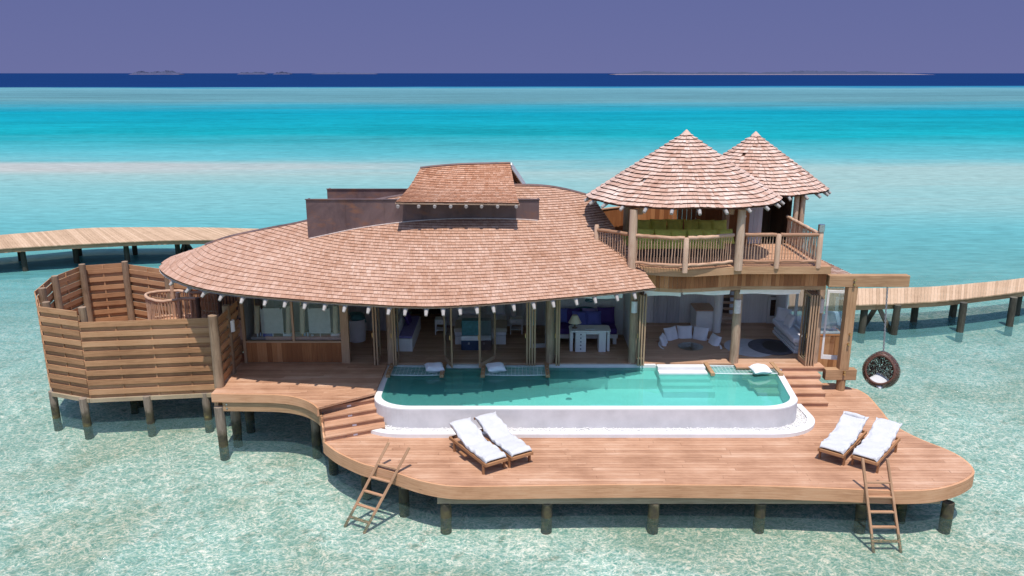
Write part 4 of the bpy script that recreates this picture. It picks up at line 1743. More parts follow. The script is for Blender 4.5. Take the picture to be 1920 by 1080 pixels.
# shingled lean-to roof over the bay
mb = MB()
la, lb_ = [Vector((9.9, 25.45, 4.57)), Vector((11.25, 25.45, 4.57))], [Vector((9.9, 27.3, 4.72)), Vector((10.75, 27.3, 4.72))]
la, lb_ = resample(la, 12), resample(lb_, 12)
for k in range(16):
    shingle_row(mb, [a.lerp(b, k / 16) for a, b in zip(la, lb_)], [a.lerp(b, (k + 1) / 16) for a, b in zip(la, lb_)], .15, .03, 900 + k)
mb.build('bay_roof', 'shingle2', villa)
mb = MB()
mb.poly([la[0] - Vector((0, 0, .03)), la[-1] - Vector((0, 0, .03)), lb_[-1] - Vector((0, 0, .03)), lb_[0] - Vector((0, 0, .03))])
mb.build('bay_ceiling', 'under', villa)

# floor piles under the house
for x in (-8.3, -5.5, -2.2, 1.2, 4.4, 7.4, 9.9):
    for y in (26.3, 29.8):
        pile(villa, x, y, BED - .4, ZU - .4, .16)

# ------------------------------------------------------------------ upper balcony
ZB = 5.20
balc = thing('balcony', 'upper timber balcony with a stick railing over the living room', 'balcony', (6, 25.5, ZB))
bf_px = [(1196, 499), (1230, 502), (1262, 503.8), (1295, 504), (1335, 502.2), (1383, 499.6), (1400, 499.2), (1480, 499.2), (1557, 499.2)]
bf = smoothline([P(u, v, ZB).xy for u, v in bf_px], 4)
bx_r = bf[-1].x
bl = Vector((2.68, 25.1))
bpoly = [tuple(p) for p in bf] + [(bx_r, 27.6), (8.0, 28.0), (7.2, 28.7), (5.9, 29.1), (4.5, 29.0), (3.4, 28.55), (2.65, 27.7), (2.4, 26.6), (bl.x, bl.y)]
mb = MB()
planks(mb, bpoly, ZB, 0.14, 0.04, 0.0, (2.2, 4.0), 0.006, 61)
mb.build('deck_board', 'deck', balc)
mb = MB()
mb.prism([tuple(offset_line(bf, -0.3)[i]) for i in range(len(bf))] + [(bx_r - .2, 27.5), (8.0, 27.9), (5.8, 28.1), (4.3, 27.7), (4.25, 25.6)], ZB - .30, ZB - .05)
mb.build('floor_frame', 'soffit', balc)
mb = MB()
mb.band([tuple(p) for p in bf], ZB - 0.235, ZB - 0.004, 0.06, 1)
mb.band([(bx_r - .02, bf[-1].y + .01), (bx_r - .02, 27.6)], ZB - 0.235, ZB - 0.004, 0.06, 1)
mb.build('fascia', 'beam', balc)
# boarded skirt below, set back, and the beam under it
sk = offset_line(bf, -0.22)
sk = [p for p in sk if p.x > 3.3]
sk = resample([Vector((p.x, p.y, 0)) for p in sk], 46)
mb = MB()
for a, b in zip(sk, sk[1:]):
    c = (a + b) / 2
    d = (b - a).normalized()
    w = (b - a).length - .006
    mb.beam((c.x, c.y, ZB - .69), (c.x, c.y, ZB - .24), w, 0.025, (-d.y, d.x, 0))
mb.build('skirt', 'clad', balc)
mb = MB()
for k in range(0, 45, 5):
    a, b = sk[k], sk[k + 5] if k + 5 < 46 else sk[-1]
    mb.beam((a.x, a.y + .06, ZB - .755), (b.x, b.y + .06, ZB - .755), 0.10, 0.13)
mb.box((9.55, 24.66, ZB - .69), (9.85, 24.9, ZB - .25))
mb.build('beam', 'beam', balc)


def railing(pts, h=1.0, spacing=0.088, r=0.058, parent=None, baluster='baluster', low=0.16, mat='rattan', sep=True, wav=0.008, rb=0.0145):
    pts = [Vector(p) for p in pts]
    L = sum((b - a).length for a, b in zip(pts, pts[1:]))
    path = resample(pts, max(3, int(L / 0.12)))
    up = Vector((0, 0, 1))
    mb = MB()
    mb.tube([p + up * h + up * random.uniform(-.012, .012) for p in path], r, 10)
    ra = mb.build('top_rail', mat, parent, True)
    mb = MB()
    mb.tube([p + up * low + up * random.uniform(-.012, .012) for p in path], r * .85, 10)
    mb.build('bottom_rail', mat, parent, True)
    n = int(L / spacing)
    bp = resample(pts, n + 1)
    allb = MB()
    for p in bp[1:-1]:
        mb = MB() if sep else allb
        q = []
        for k in range(6):
            t = k / 5
            q.append(p + up * lerp(low, h, t) + Vector((random.uniform(-wav, wav), random.uniform(-wav, wav), 0)))
        mb.tube(q, [rb * random.uniform(.85, 1.15)] * 6, 5)
        if sep:
            mb.build(baluster, mat, ra, True)
    if not sep:
        tag(allb.build(baluster, mat, ra, True), kind='stuff')
    return ra


def at6(u, v, h=1.0):
    p = P(u, v, ZB + h)
    return Vector((p.x, p.y, ZB))


front_l = [at6(1190, 441.5), at6(1235, 445), at6(1284, 446.5)]
front_m = [at6(1290, 446.5), at6(1335, 444), at6(1376, 440.5)]
front_r1 = [at6(1390, 440), at6(1456, 440)]
front_r2 = [at6(1464, 440), at6(1536, 440)]
railing(smoothline(front_l, 4), parent=balc)
railing(smoothline(front_m, 4), parent=balc)
railing(front_r1, parent=balc)
railing(front_r2, parent=balc)
left_s = [at6(1121, 430.5), at6(1148, 434), at6(1178, 438.5)]
railing(smoothline(left_s, 4), parent=balc)
side_a = front_r2[1]
railing([Vector((side_a.x + .04, side_a.y + .10, ZB)), Vector((side_a.x + .08, 27.35, ZB))], parent=balc, sep=False)


def bpost(p, h, r, name='railing_post', mat='rattan'):
    mb = MB()
    mb.tube([p + Vector((0, 0, -.05)), p + Vector((0, 0, h * .5)), p + Vector((0, 0, h - .05)), p + Vector((0, 0, h))], [r, r * 1.02, r * .95, r * .7], 12)
    return mb.build(name, mat, balc, True)


bpost(at6(1287, 447) + Vector((0, -.03, 0)), 1.03, .085)
bpost(at6(1460, 440) + Vector((0, -.03, 0)), 1.03, .085)
bpost(at6(1119, 430), 1.15, .08)
pe = bpost(at6(1539, 440), 1.12, .085)
ep = at6(1539, 440)
mb = MB()
mb.tube([ep + Vector((0, 0, 1.10)), ep + Vector((0, 0, 1.32))], .10, 16)
mb.build('post_light', 'steel', pe, True)
# curved boarded parapet behind the seat
par = smoothline([Vector((2.45, 26.6, 0)), Vector((2.75, 27.6, 0)), Vector((3.5, 28.4, 0)), Vector((4.6, 28.85, 0)), Vector((5.9, 28.95, 0)), Vector((7.2, 28.55, 0)), Vector((8.0, 27.8, 0))], 8)
par = resample(par, 44)
mb = MB()
for i, (a, b) in enumerate(zip(par, par[1:])):
    c = (a + b) / 2
    d = (b - a).normalized()
    zt = 6.30 if i < 34 else 6.95
    mb.beam((c.x, c.y, ZB), (c.x, c.y, zt), (b - a).length - .005, 0.04, (-d.y, d.x, 0))
mb.build('parapet', 'clad', balc)
mb = MB()
mb.tube([p + Vector((0, 0, 6.32)) for p in par[:34]], .045, 8)
mb.build('parapet_cap', 'rattan', balc, True)

# stair tower walls under the rear cone
mb = MB()
for x0, x1 in ((8.02, 8.14), (8.15, 8.27)):
    mb.box((x0, 27.55, ZB), (x1, 27.60, 7.02))
for k in range(4):
    mb.box((9.74 + .10 * k, 27.42 + .02 * k, ZB - .6), (9.835 + .10 * k, 27.47 + .02 * k, 7.0))
mb.build('tower_wall', 'clad', balc)
mb = MB()
for k in range(9):
    mb.box((8.3 + .16 * k, 29.6, ZB - .6), (8.455 + .16 * k, 29.66, 7.0))
for k in range(14):
    mb.box((9.68, 27.6 + .15 * k, ZB - .6), (9.735, 27.745 + .15 * k, 7.0))
    mb.box((8.28, 27.64 + .14 * k, ZB - .6), (8.33, 27.775 + .14 * k, 7.0))
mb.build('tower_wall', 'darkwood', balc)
mb = MB()
for k in range(3):
    mb.box((8.285 + .15 * k, 27.58, ZB + .01), (8.43 + .15 * k, 27.615, 6.75))
dw = mb.build('door', 'greywood', balc)
mb = MB()
mb.box((8.10, 27.535, 6.15), (8.16, 27.548, 6.22))
mb.build('light_switch', 'whitemetal', balc)
for x in (9.80, 10.02):
    mb = MB()
    mb.tube([(x, 27.36, ZB), (x, 27.36, 7.05)], .085, 12)
    mb.build('post', 'post', balc, True)
# outside of the tower down to the water
mb = MB()
for k in range(12):
    mb.box((8.3 + .15 * k, 30.9, 1.6), (8.445 + .15 * k, 30.95, 7.0))
mb.build('tower_wall', 'clad', balc)


# ------------------------------------------------------------------ cone pavilions
def cone(name, label, c, a, b, ze, za, nrow, w, seed, rafu, bow=0.0, wave=0.03):
    t = thing(name, label, 'pavilion', (c[0], c[1], ZB), 0, 'twin cone pavilions')
    n = 96
    rs = random.Random(seed)
    mb = MB()

    def ring(f):
        rr = 1 - f
        pts = []
        for i in range(n + 1):
            an = -pi / 2 + 2 * pi * i / n
            wv = wave * sin(5 * an + seed) * rr + wave * .7 * sin(11 * an + 2 * f * 3)
            pts.append(Vector((c[0] + a * rr * cos(an), c[1] + b * rr * sin(an), lerp(ze, za, f) - bow * sin(pi * f) + wv * (1 - f) * .6)))
        return pts
    for k in range(nrow):
        f0, f1 = (k / nrow), ((k + 1) / nrow)
        shingle_row(mb, ring(f0 * .985), ring(f1 * .985), w, 0.05, seed * 50 + k, 0.6, 0.0, 0.2, 0.002, 0.6)
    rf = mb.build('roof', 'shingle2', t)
    mb = MB()
    mb.grid(lambda s, f: ring(f * .99)[int(round(s * n))] - Vector((0, 0, .03)), n + 1, 10)
    mb.build('underlay', 'under', rf)
    mb = MB()
    mb.grid(lambda s, f: ring(.07 + f * .88)[int(round(s * n))] - Vector((0, 0, .13)), n + 1, 6)
    mb.build('soffit', 'soffit', rf)  # pale lining added under the cone to bounce light onto the balcony
    mb = MB()
    mb.lathe([(.17, -.10), (.15, -.06), (.03, .06), (0.004, .075)], (c[0], c[1], za), 14)
    mb.build('finial_cap', 'shingle2', rf)
    for an in rafu:
        d = Vector((cos(an), sin(an) * b / a, 0))
        e = Vector((c[0] + a * cos(an), c[1] + b * sin(an), ze - .09))
        inn = (Vector((c[0], c[1], za - .09)) - e).normalized()
        mb = MB()
        mb.tube([e - inn * .10, e + inn * .1, e + inn * 1.8], [.05, .065, .07], 10)
        mb.build('rafter', 'rafter', rf, True)
    return t


fan = [radians(d) for d in range(-180, 1, 15)]
pav = cone('pavilion', 'larger front cone of pale cedar shakes over the green seat on the balcony', (5.57, 25.95), 3.12, 2.42, 7.11, 9.19, 20, 0.135, 3, fan)
for u in (1184, 1383):
    p = at6(u, 441)
    x = (u - 960) / FPX * (24.35 * CT + 5.0 * ST)
    mb = MB()
    mb.tube([(x, p.y, ZB - .1), (x, p.y, 6.2), (x, p.y, 7.0)], [.135, .13, .12], 16)
    mb.build('post', 'post', pav, True)
    mb = MB()
    sx = 1 if u < 1300 else -1
    mb.tube([(x + sx * .24, p.y + .3, 6.80), (x + sx * .24, p.y + .3, 7.0)], .09, 14)
    mb.build('lamp', 'frame', pav, True)  # wooden bracket at the post head, gives no light
for x, y in ((4.0, 27.5), (7.5, 27.75)):
    mb = MB()
    mb.tube([(x, y, ZB - .1), (x, y, 7.4)], .13, 14)
    mb.build('post', 'post', pav, True)
cone('pavilion', 'smaller rear cone of pale cedar shakes over the stair tower', (8.70, 29.0), 2.68, 2.1, 7.0, 8.92, 18, 0.135, 5, fan)

# seat and green cushions
sofa = thing('curved_sofa', 'long curved olive green seat under the front cone roof', 'sofa', (5.3, 26.3, ZB))
arc_b = [Vector((3.35, 26.0, 0)), Vector((3.9, 27.2, 0)), Vector((4.8, 27.8, 0)), Vector((5.9, 27.95, 0)), Vector((7.0, 27.65, 0))]
arc_f = [Vector((3.75, 25.2, 0)), Vector((4.4, 25.35, 0)), Vector((5.2, 25.4, 0)), Vector((6.0, 25.4, 0)), Vector((6.9, 25.35, 0))]
ab, af = smoothline(arc_b, 5), smoothline(arc_f, 5)
mb = MB()
mb.prism([(p.x, p.y) for p in af] + [(p.x, p.y) for p in ab[::-1]], ZB + .28, ZB + .46)
mb.build('mattress', 'green', sofa, False, .04)
mb = MB()
mb.prism([(p.x, p.y + .05) for p in af] + [(p.x, p.y - .03) for p in ab[::-1]], ZB + .02, ZB + .278)
mb.build('base', 'darkwood', sofa)
names = ['leftmost', 'second from left', 'third from left', 'third from right', 'second from right', 'rightmost']
for i, u in enumerate((1205, 1235, 1266, 1297, 1323, 1346)):
    p = PY(u, 437, 27.2)
    cushion('cushion', 'shaded olive cushion, back row of the balcony seat, %s of six' % names[i], 'green', .58, .55, .2, (p.x, 27.2 + .1 * sin(i), ZB + .66), (radians(76), 0, radians(-8 + 3 * i)), 'green balcony cushions', 20 + i)
for i, u in enumerate((1210, 1242, 1270, 1303, 1330, 1358)):
    p = PY(u, 460, 25.65)
    cushion('cushion', 'lighter olive cushion, front row of the balcony seat, %s of six' % names[i], 'green', .56, .52, .22, (p.x, 25.62 + .05 * cos(i * 2), ZB + .66), (radians(60), 0, radians(-10 + 4 * i)), 'green balcony cushions', 30 + i)

# ------------------------------------------------------------------ privacy fence round the outdoor bathroom
fence = thing('privacy_fence', 'tall woven board privacy fence on piles round the outdoor bathroom', 'fence', (-13, 26, 0.9))
FP = [(-9.30, 24.35, 3.50), (-13.5, 23.82, 3.50), (-15.0, 24.36, 3.86), (-16.05, 26.0, 3.88), (-16.5, 27.7, 3.9), (-16.35, 29.45, 3.92), (-14.9, 29.95, 3.95), (-12.75, 28.95, 3.9), (-9.4, 28.0, 3.9)]


def panel(a, b, z0, z1, pitch=.322, name='panel', mat='fence', phase=0, split=3):
    a, b = Vector(a[:2]), Vector(b[:2])
    d = (b - a).normalized()
    n = Vector((-d.y, d.x))
    L = (b - a).length
    mb = MB()
    z, k = z1, 0
    while z > z0 + .05:
        h = .178 if k % 2 == phase else pitch - .178
        zb = max(z0, z - h)
        front = (k % 2 == phase)
        m = 1 if (front or L < 2.4) else 2
        for s in range(m):
            p, q = a + d * (L * s / m + .004), a + d * (L * (s + 1) / m - .004)
            off = n * (-.034 if front else .026)
            mb.beam((p.x + off.x, p.y + off.y, (z + zb) / 2), (q.x + off.x, q.y + off.y, (z + zb) / 2), .03, (z - zb) - .006 + (0 if front else .03))
        z = zb
        k += 1
    nb = max(2, int(L / 1.0))
    for s in range(1, nb):
        p = a + d * (L * s / nb)
        mb.beam((p.x + n.x * .004, p.y + n.y * .004, z0 - .04), (p.x + n.x * .004, p.y + n.y * .004, z1 - .03), .045, .036, (n.x, n.y, 0))
    return mb.build(name, mat, fence)


for i in range(len(FP) - 1):
    a, b = FP[i], FP[i + 1]
    z1 = a[2] if i == 0 else b[2]
    pn = panel(b, a, .95, z1)
for i, (x, y, z) in enumerate(FP):
    if i == 0:
        continue
    mb = MB()
    cx, cy = -13.0, 26.6
    d = Vector((cx - x, cy - y)).normalized() * .21
    h = {1: 3.92, 2: 3.95, 3: 4.0, 4: 4.02}.get(i, 4.05)
    mb.tube([(x + d.x, y + d.y, .96), (x + d.x, y + d.y, 2.5), (x + d.x, y + d.y, h)], [.14, .13, .115], 12, True, .05)
    mb.build('post', 'fencepost', fence, True)
mb = MB()
for (a, b) in ((FP[1], FP[0]), (FP[2], FP[1]), (FP[3], FP[2])):
    mb.beam((a[0], a[1] - .02, .88), (b[0], b[1] - .02, .88), .1, .13)
mb.build('sill_beam', 'greybeam', fence)
mb = MB()
planks(mb, [(x, y) for x, y, z in FP[::-1]], .95, .15, .04, 0, (2.4, 4), .006, 71)
mb.build('floor', 'deck', fence)
mb = MB()
mb.prism([(-13.1, 25.0), (-9.0, 25.0), (-9.0, 27.9), (-12.2, 28.4), (-13.0, 27.0)], 2.0, 2.42)
mb.build('bath_platform', 'deck', fence)
# panels on the terrace side
TX = -8.93
panel((TX + .05, 22.98), (TX, 24.85), ZU + .02, 3.90, .30, 'side_panel')
for y, h, r in ((22.82, 4.02, .14), (23.95, 4.0, .12)):
    mb = MB()
    mb.tube([(TX, y, ZU - .02), (TX, y, 2.8), (TX, y, h)], [r * 1.05, r, r * .97], 14, True, .04)
    mb.build('post', 'fencepost', fence, True)
for u, v in ((106, 783), (163, 798), (282, 793), (390, 786), (250, 752), (262, 740)):
    w = P(u, v, 0)
    pile(fence, w.x, w.y, BED - .4, .95, .15)

# stick balustrade inside the enclosure
rail = thing('stick_balustrade', 'looping balustrade of pale peeled sticks inside the board fence', 'balustrade', (-11.5, 26.5, 2.42))
ZR = 3.40


def r3(u, v):
    p = P(u, v, ZR)
    return Vector((p.x, p.y, 2.42))


loop = smoothline([r3(368, 560), r3(345, 560), r3(325, 563), (r3(300, 565)), r3(280, 560), r3(273, 554), r3(283, 549), r3(305, 546), r3(330, 545), r3(355, 548)], 5)
ra1 = railing(loop, ZR - 2.42, .105, .055, rail, 'baluster', .04, 'rattan', True, .014, .02)
railing([r3(357, 548.5), r3(408, 549.5)], ZR - 2.42, .12, .055, rail, 'baluster', .04, 'rattan', True, .014, .02)
railing([r3(411, 549.5), r3(448, 551)], ZR - 2.42, .12, .055, rail, 'baluster', .04, 'darkwood', True, .014, .02)
for u, v, h, mt in ((370, 560, 1.02, 'darkwood'), (334, 561, 1.22, 'rattan'), (357, 548, 1.2, 'rattan'), (323, 545, 1.5, 'rattan'), (410, 549.5, 1.05, 'darkwood')):
    p = r3(u, v)
    mb = MB()
    mb.tube([p, p + Vector((0, 0, h))], .075, 10)
    mb.build('post', mt, rail, True)


# ------------------------------------------------------------------ jetties
def jetty(label, front, back, pl, z=1.5, seed=1, braces=()):
    f = smoothline([P(u, v, z) for u, v in front], 6)
    b = smoothline([P(u, v, z) for u, v in back], 6)
    c = (f[0] + f[-1]) / 2
    j = thing('jetty', label, 'jetty', (c.x, c.y, z), 0, 'curving boardwalks over the lagoon')
    rs = random.Random(seed)
    L = sum((q - p).length for p, q in zip(f, f[1:]))
    n = int(L / .16)
    f, b = resample(f, n + 1), resample(b, n + 1)
    mb = MB()
    for i in range(n):
        w = (f[i + 1] - f[i]).length
        p0, p1 = f[i], f[i + 1]
        q0, q1 = b[i], b[i + 1]
        e = .05 * rs.random()
        d0, d1 = (p0 - q0).normalized(), (p1 - q1).normalized()
        A, B, Cc, D = p0 + d0 * e, p1.lerp(p0, .05) + d1 * e, q1.lerp(q0, .05), q0
        zz = Vector((0, 0, rs.uniform(-.004, .004)))
        k = len(mb.v)
        mb.v += [tuple(x + zz) for x in (A, B, Cc, D)] + [tuple(x + zz - Vector((0, 0, .05))) for x in (A, B, Cc, D)]
        ou, ov = rs.random() * 50, rs.random() * 50
        lw = (A - D).length
        uv = [(ou, ov), (ou, ov + w), (ou + lw, ov + w), (ou + lw, ov)]
        mb.f.append((k, k + 1, k + 2, k + 3))
        mb.uv.append(uv)
        for s in range(4):
            s2 = (s + 1) % 4
            mb.f.append((k + s, k + 4 + s, k + 4 + s2, k + s2))
            mb.uv.append([uv[s], uv[s], uv[s2], uv[s2]])
    mb.build('deck_board', 'jetty', j)
    for src, off in ((f, .14), (b, -.14)):
        mb = MB()
        pts = offset_line([p.xy for p in src[::max(1, n // 16)]], 0)
        for p, q in zip(pts, pts[1:]):
            y = off if src is f else off
            mb.beam((p.x, p.y + y, z - .17), (q.x, q.y + y, z - .17), .12, .22)
        mb.build('side_beam', 'beam', j)
    for u, v in pl:
        w = P(u, v, 0)
        pile(j, w.x, w.y, BED - .4, z - .06, .18, 'pile', 'darkpile')
    for (u0, v0, u1, v1) in braces:
        w = PY(u0, v0, P(u1, v1, 0).y)
        q = P(u1, v1, 0)
        mb = MB()
        mb.beam(w, (q.x, q.y, -.1), .16, .16)
        mb.build('brace', 'pile', j)
    return j


jetty('boardwalk on piles curving away behind the board fence', [(-220, 486), (-100, 474), (0, 466), (120, 459), (240, 453), (330, 450), (420, 449.5), (520, 451), (600, 454)],
      [(-220, 460), (-100, 449), (0, 440.5), (80, 434), (160, 427.5), (250, 426), (340, 426), (420, 427), (520, 430)],
      [(48, 508), (40, 488), (144, 493), (150, 479), (240, 492), (254, 477), (335, 484), (350, 472), (430, 480), (-60, 520)], 1.5, 2, ((345, 456, 338, 480), (350, 456, 366, 474)))
jetty('boardwalk on piles curving out beyond the hanging chair', [(1480, 573), (1560, 572), (1640, 570), (1700, 567.5), (1760, 564), (1830, 557), (1920, 545.5), (2060, 524)],
      [(1480, 541), (1560, 540.5), (1640, 540), (1700, 539), (1760, 536.5), (1830, 530.5), (1920, 521), (2060, 500)],
      [(1616, 624), (1676, 627), (1712, 603), (1786, 593), (1799, 622), (1892, 611), (1905, 590), (1990, 600), (1560, 620)], 1.4, 3, ((1645, 572, 1620, 608), (1646, 572, 1672, 622)))

# ------------------------------------------------------------------ swing frame and hanging chair
yS = 24.4
sw = thing('timber_gallows', 'heavy timber post and cantilever beam holding the hanging chair', 'swing frame', (10.75, yS, 0))
ub0, ub1 = PY(1552, 526, yS), PY(1702, 527, yS)
mb = MB()
mb.beam((ub0.x, yS, 4.69), (ub1.x, yS, 4.69), .26, .37)
mb.build('beam', 'beam', sw, False, .012)
lb0, lb1 = PY(1545, 701, yS), PY(1603, 701, yS)
mb = MB()
mb.beam((lb0.x, yS, 1.56), (lb1.x, yS, 1.56), .26, .36)
mb.build('beam', 'beam', sw, False, .012)
px_ = PY(1588, 620, yS).x
mb = MB()
mb.beam((px_, yS + .02, 1.742), (px_, yS + .02, 4.50), .30, .28, (0, 1, 0))
mb.build('post', 'beam', sw, False, .012)
pile(sw, px_, yS + .02, BED - .4, 1.38, .17, 'pile', 'beam')
for z, dx in ((4.60, .0), (4.75, .0), (2.95, .05), (2.62, .03), (1.60, .0), (1.68, 0)):
    mb = MB()
    mb.tube([(px_ + dx, yS - .20, z), (px_ + dx, yS - .12, z)], .035, 10)
    mb.build('bolt', 'brass', sw, True)


def wicker_mat():
    m, nt, out = nodes('open_wicker')
    geo = nd(nt, 'NewGeometry')
    vo = nd(nt, 'TexVoronoi')
    vo.feature = 'DISTANCE_TO_EDGE'
    vo.inputs['Scale'].default_value = 21
    lk(nt, geo.outputs['Position'], vo.inputs['Vector'])
    hole = maprange(nt, vo.outputs['Distance'], .13, .17, 0, 1)
    n = noise(nt, geo.outputs['Position'], 30, 3)
    c = ramp(nt, n, [(.3, (.05, .02, .014)), (.7, (.15, .065, .04))])
    b = nd(nt, 'BsdfPrincipled', Roughness=.45)
    lk(nt, c, b.inputs['Base Color'])
    t = nd(nt, 'BsdfTransparent')
    mx = nd(nt, 'MixShader')
    lk(nt, hole, mx.inputs[0])
    lk(nt, b.outputs[0], mx.inputs[1])
    lk(nt, t.outputs[0], mx.inputs[2])
    lk(nt, mx.outputs[0], out.inputs['Surface'])
    return m


hc = Vector((11.98, yS - .02, 1.66))
chair = thing('hanging_chair', 'round brown wicker hanging chair on a long chain over the water', 'hanging chair', tuple(hc))
od = Vector((-.50, -.80, .33)).normalized()
e1 = od.cross(Vector((0, 0, 1))).normalized()
e2 = e1.cross(od)
R = .54


def egg(th, ph):
    v = od * -cos(th) + (e1 * cos(ph) + e2 * sin(ph)) * sin(th)
    k = 1 + .20 * max(0, v.z) ** 5
    return hc + Vector((v.x * R, v.y * R, v.z * R * k))


mb = MB()
TH = radians(128)
mb.grid(lambda a, b: egg(.02 + (TH - .02) * b, 2 * pi * a), 48, 22, cu=True)
o = mb.build('basket', wicker_mat(), chair, True)
o.modifiers.clear()
md = o.modifiers.new('thick', 'SOLIDIFY')
md.thickness = .03
mb = MB()
mb.tube([egg(TH, 2 * pi * i / 40) for i in range(41)], .035, 8, False)
mb.build('rim', 'wicker', chair, True)
mb = MB()
top = Vector((PY(1664, 537, yS).x, yS, 4.51))
apx = hc + Vector((0, 0, R * 1.2))
n = 34
for i in range(n):
    p, q = top.lerp(apx, i / n), top.lerp(apx, (i + 1.15) / n)
    s = Vector((.018, 0, 0)) if i % 2 else Vector((0, .018, 0))
    mb.tube([p + s, q + s], .013, 5)
    mb.tube([p - s, q - s], .013, 5)
mb.build('chain', 'rope', chair)
cushion('cushion', 'white cushion lying in the bottom of the wicker hanging chair', 'cloth', .62, .56, .16, (hc.x - .08, hc.y - .10, hc.z - .30), (.32, -.18, .55), None, 44)


# ------------------------------------------------------------------ ladders into the sea
def ladder(label, b0, c0, b1, c1, k, seed):
    base = (Vector(b0) + Vector(b1)) / 2
    l = thing('sea_ladder', label, 'ladder', (base.x, base.y, BED), 0, 'wooden ladders into the water')
    tops = []
    for b, c in ((b0, c0), (b1, c1)):
        b, c = Vector(b), Vector(c)
        top = c + (c - b).normalized() * k
        tops.append((b, top))
        mb = MB()
        mb.beam(b, top, .06, .085, (0, 1, .3))
        mb.build('rail', 'ladder', l, False, .01)
    (a0, a1), (d0, d1) = tops
    for t in (.12, .27, .43, .59, .745):
        p, q = a0.lerp(a1, t), d0.lerp(d1, t)
        mb = MB()
        mb.beam(p, q, .085, .04)
        mb.build('rung', 'ladder', l, False, .006)


ladder('wooden sea ladder leaning on the curved left end of the sun deck', P(646, 988, BED), P(704, 877, ZL), P(682, 1000, BED), P(742, 887, ZL), .75, 1)
ladder('wooden sea ladder standing in front of the right-hand pair of loungers', P(1638, 1036, BED), P(1624, 918, ZL + .02), P(1689, 1036, BED), P(1672, 918.5, ZL + .02), .78, 2)


# ------------------------------------------------------------------ sun loungers
def lounger():
    t = local(thing('sun_lounger', 'x', 'sun lounger', (0, 0, 0), 0, 'sun loungers on the lower deck'))
    W, H = .68, .30
    mb = MB()
    for s in (-1, 1):
        mb.beam((s * (W / 2 - .025), -.98, H), (s * (W / 2 - .025), .98, H), .05, .085)
    for y in (-.955, -.30, .10, .955):
        mb.beam((-W / 2 + .052, y, H), (W / 2 - .052, y, H), .05, .08)
    for i in range(12):
        y = -.88 + .082 * i
        mb.beam((-W / 2 + .053, y, H + .025), (W / 2 - .053, y, H + .025), .06, .018)
    mb.build('frame', 'teak', t, False, .006)
    for sx in (-1, 1):
        for y in (-.82, .72):
            mb = MB()
            mb.beam((sx * (W / 2 - .025), y, 0), (sx * (W / 2 - .025), y, H - .044), .055, .07, (0, 1, 0))
            mb.build('leg', 'teak', t, False, .006)
    ang = radians(21)
    mb = MB()
    n = Vector((0, -sin(ang), cos(ang)))
    d = Vector((0, cos(ang), sin(ang)))
    o = Vector((0, .10, H + .04))
    for s in (-1, 1):
        mb.beam(o + Vector((s * .27, 0, 0)), o + Vector((s * .27, 0, 0)) + d * .92, .04, .04, n)
    for i in range(9):
        p = o + d * (.06 + .105 * i)
        mb.beam(p + Vector((-.29, 0, 0)) + n * .03, p + Vector((.29, 0, 0)) + n * .03, .07, .018)
    mb.build('backrest', 'teak', t)
    mb = MB()
    for s in (-1, 1):
        mb.beam(o + Vector((s * .23, 0, -.02)) + d * .55, (s * .23, .86, H + .02), .03, .03)
    mb.build('support', 'teak', t)
    mb = MB()
    mb.box((-W / 2 - .05, .02, .14), (-W / 2 + .05, .34, .18))
    mb.build('side_tray', 'teak', t, False, .006)
    rs = random.Random(5)
    ph = [rs.uniform(0, 6) for _ in range(8)]

    def mat(a, b):
        # b along the mattress from foot to head, a round its section
        s = b * 1.93
        L1 = 1.02
        if s < L1 - .1:
            c, nn, dd = Vector((0, -.95 + s, H + .045)), Vector((0, 0, 1)), Vector((0, 1, 0))
        else:
            k = min(1, (s - L1 + .1) / .2)
            an = ang * k * k * (3 - 2 * k)
            nn, dd = Vector((0, -sin(an), cos(an))), Vector((0, cos(an), sin(an)))
            if s < L1 + .1:
                c = Vector((0, -.95 + s, H + .045 + (s - L1 + .1) * sin(an) * .5))
            else:
                c = Vector((0, .10 + .07, H + .045)) + Vector((0, cos(ang), sin(ang))) * (s - L1 - .02) + Vector((0, -sin(ang), cos(ang))) * .03
        th = 2 * pi * a
        ca, sa = cos(th), sin(th)
        endk = min(1, b * 14, (1 - b) * 18) ** .5
        x = .325 * (abs(ca) ** .35) * (1 if ca > 0 else -1)
        z = .062 * (abs(sa) ** .5) * (1 if sa > 0 else -1) * (0.25 + .75 * endk)
        edge = abs(ca) ** 2
        x += edge * .008 * (sin(23 * b + ph[0]) + sin(41 * b + ph[1])) * (1 if ca > 0 else -1)
        wr = .014 * sin(16 * b + 5 * ca + ph[2]) + .010 * sin(33 * b - 7 * ca + ph[3]) + .006 * sin(52 * b + ph[4])
        if sa > 0:
            z += wr * (.5 + edge)
        if b < .12 and sa < .4:
            z -= .05 * (1 - b / .12) * edge
        return c + Vector((x, 0, 0)) + nn * (z + .062)
    mb = MB()
    mb.grid(mat, 36, 70, cu=True)
    for e in (0, 69):
        mb.f.append(tuple(range(e * 36, e * 36 + 36)) if e else tuple(range(35, -1, -1)))
        mb.uv.append([(0, 0)] * 36)
    mt = mb.build('mattress', 'cloth', t, True)
    mt.modifiers.clear()
    mb = MB()
    mb.grid(lambda a, b: Vector(((a - .5) * .685, lerp(-.99, .02, b), H + .135 + .012 * sin(19 * b + 3 * a) + .008 * sin(31 * a + 11 * b)
                                - (.10 * max(0, abs(a - .5) * 2 - .9) * 10))) if abs(a - .5) < .5 else Vector(((a - .5) * .69, lerp(-.99, .02, b), H + .06 + .02 * sin(33 * b))), 22, 30)
    return t


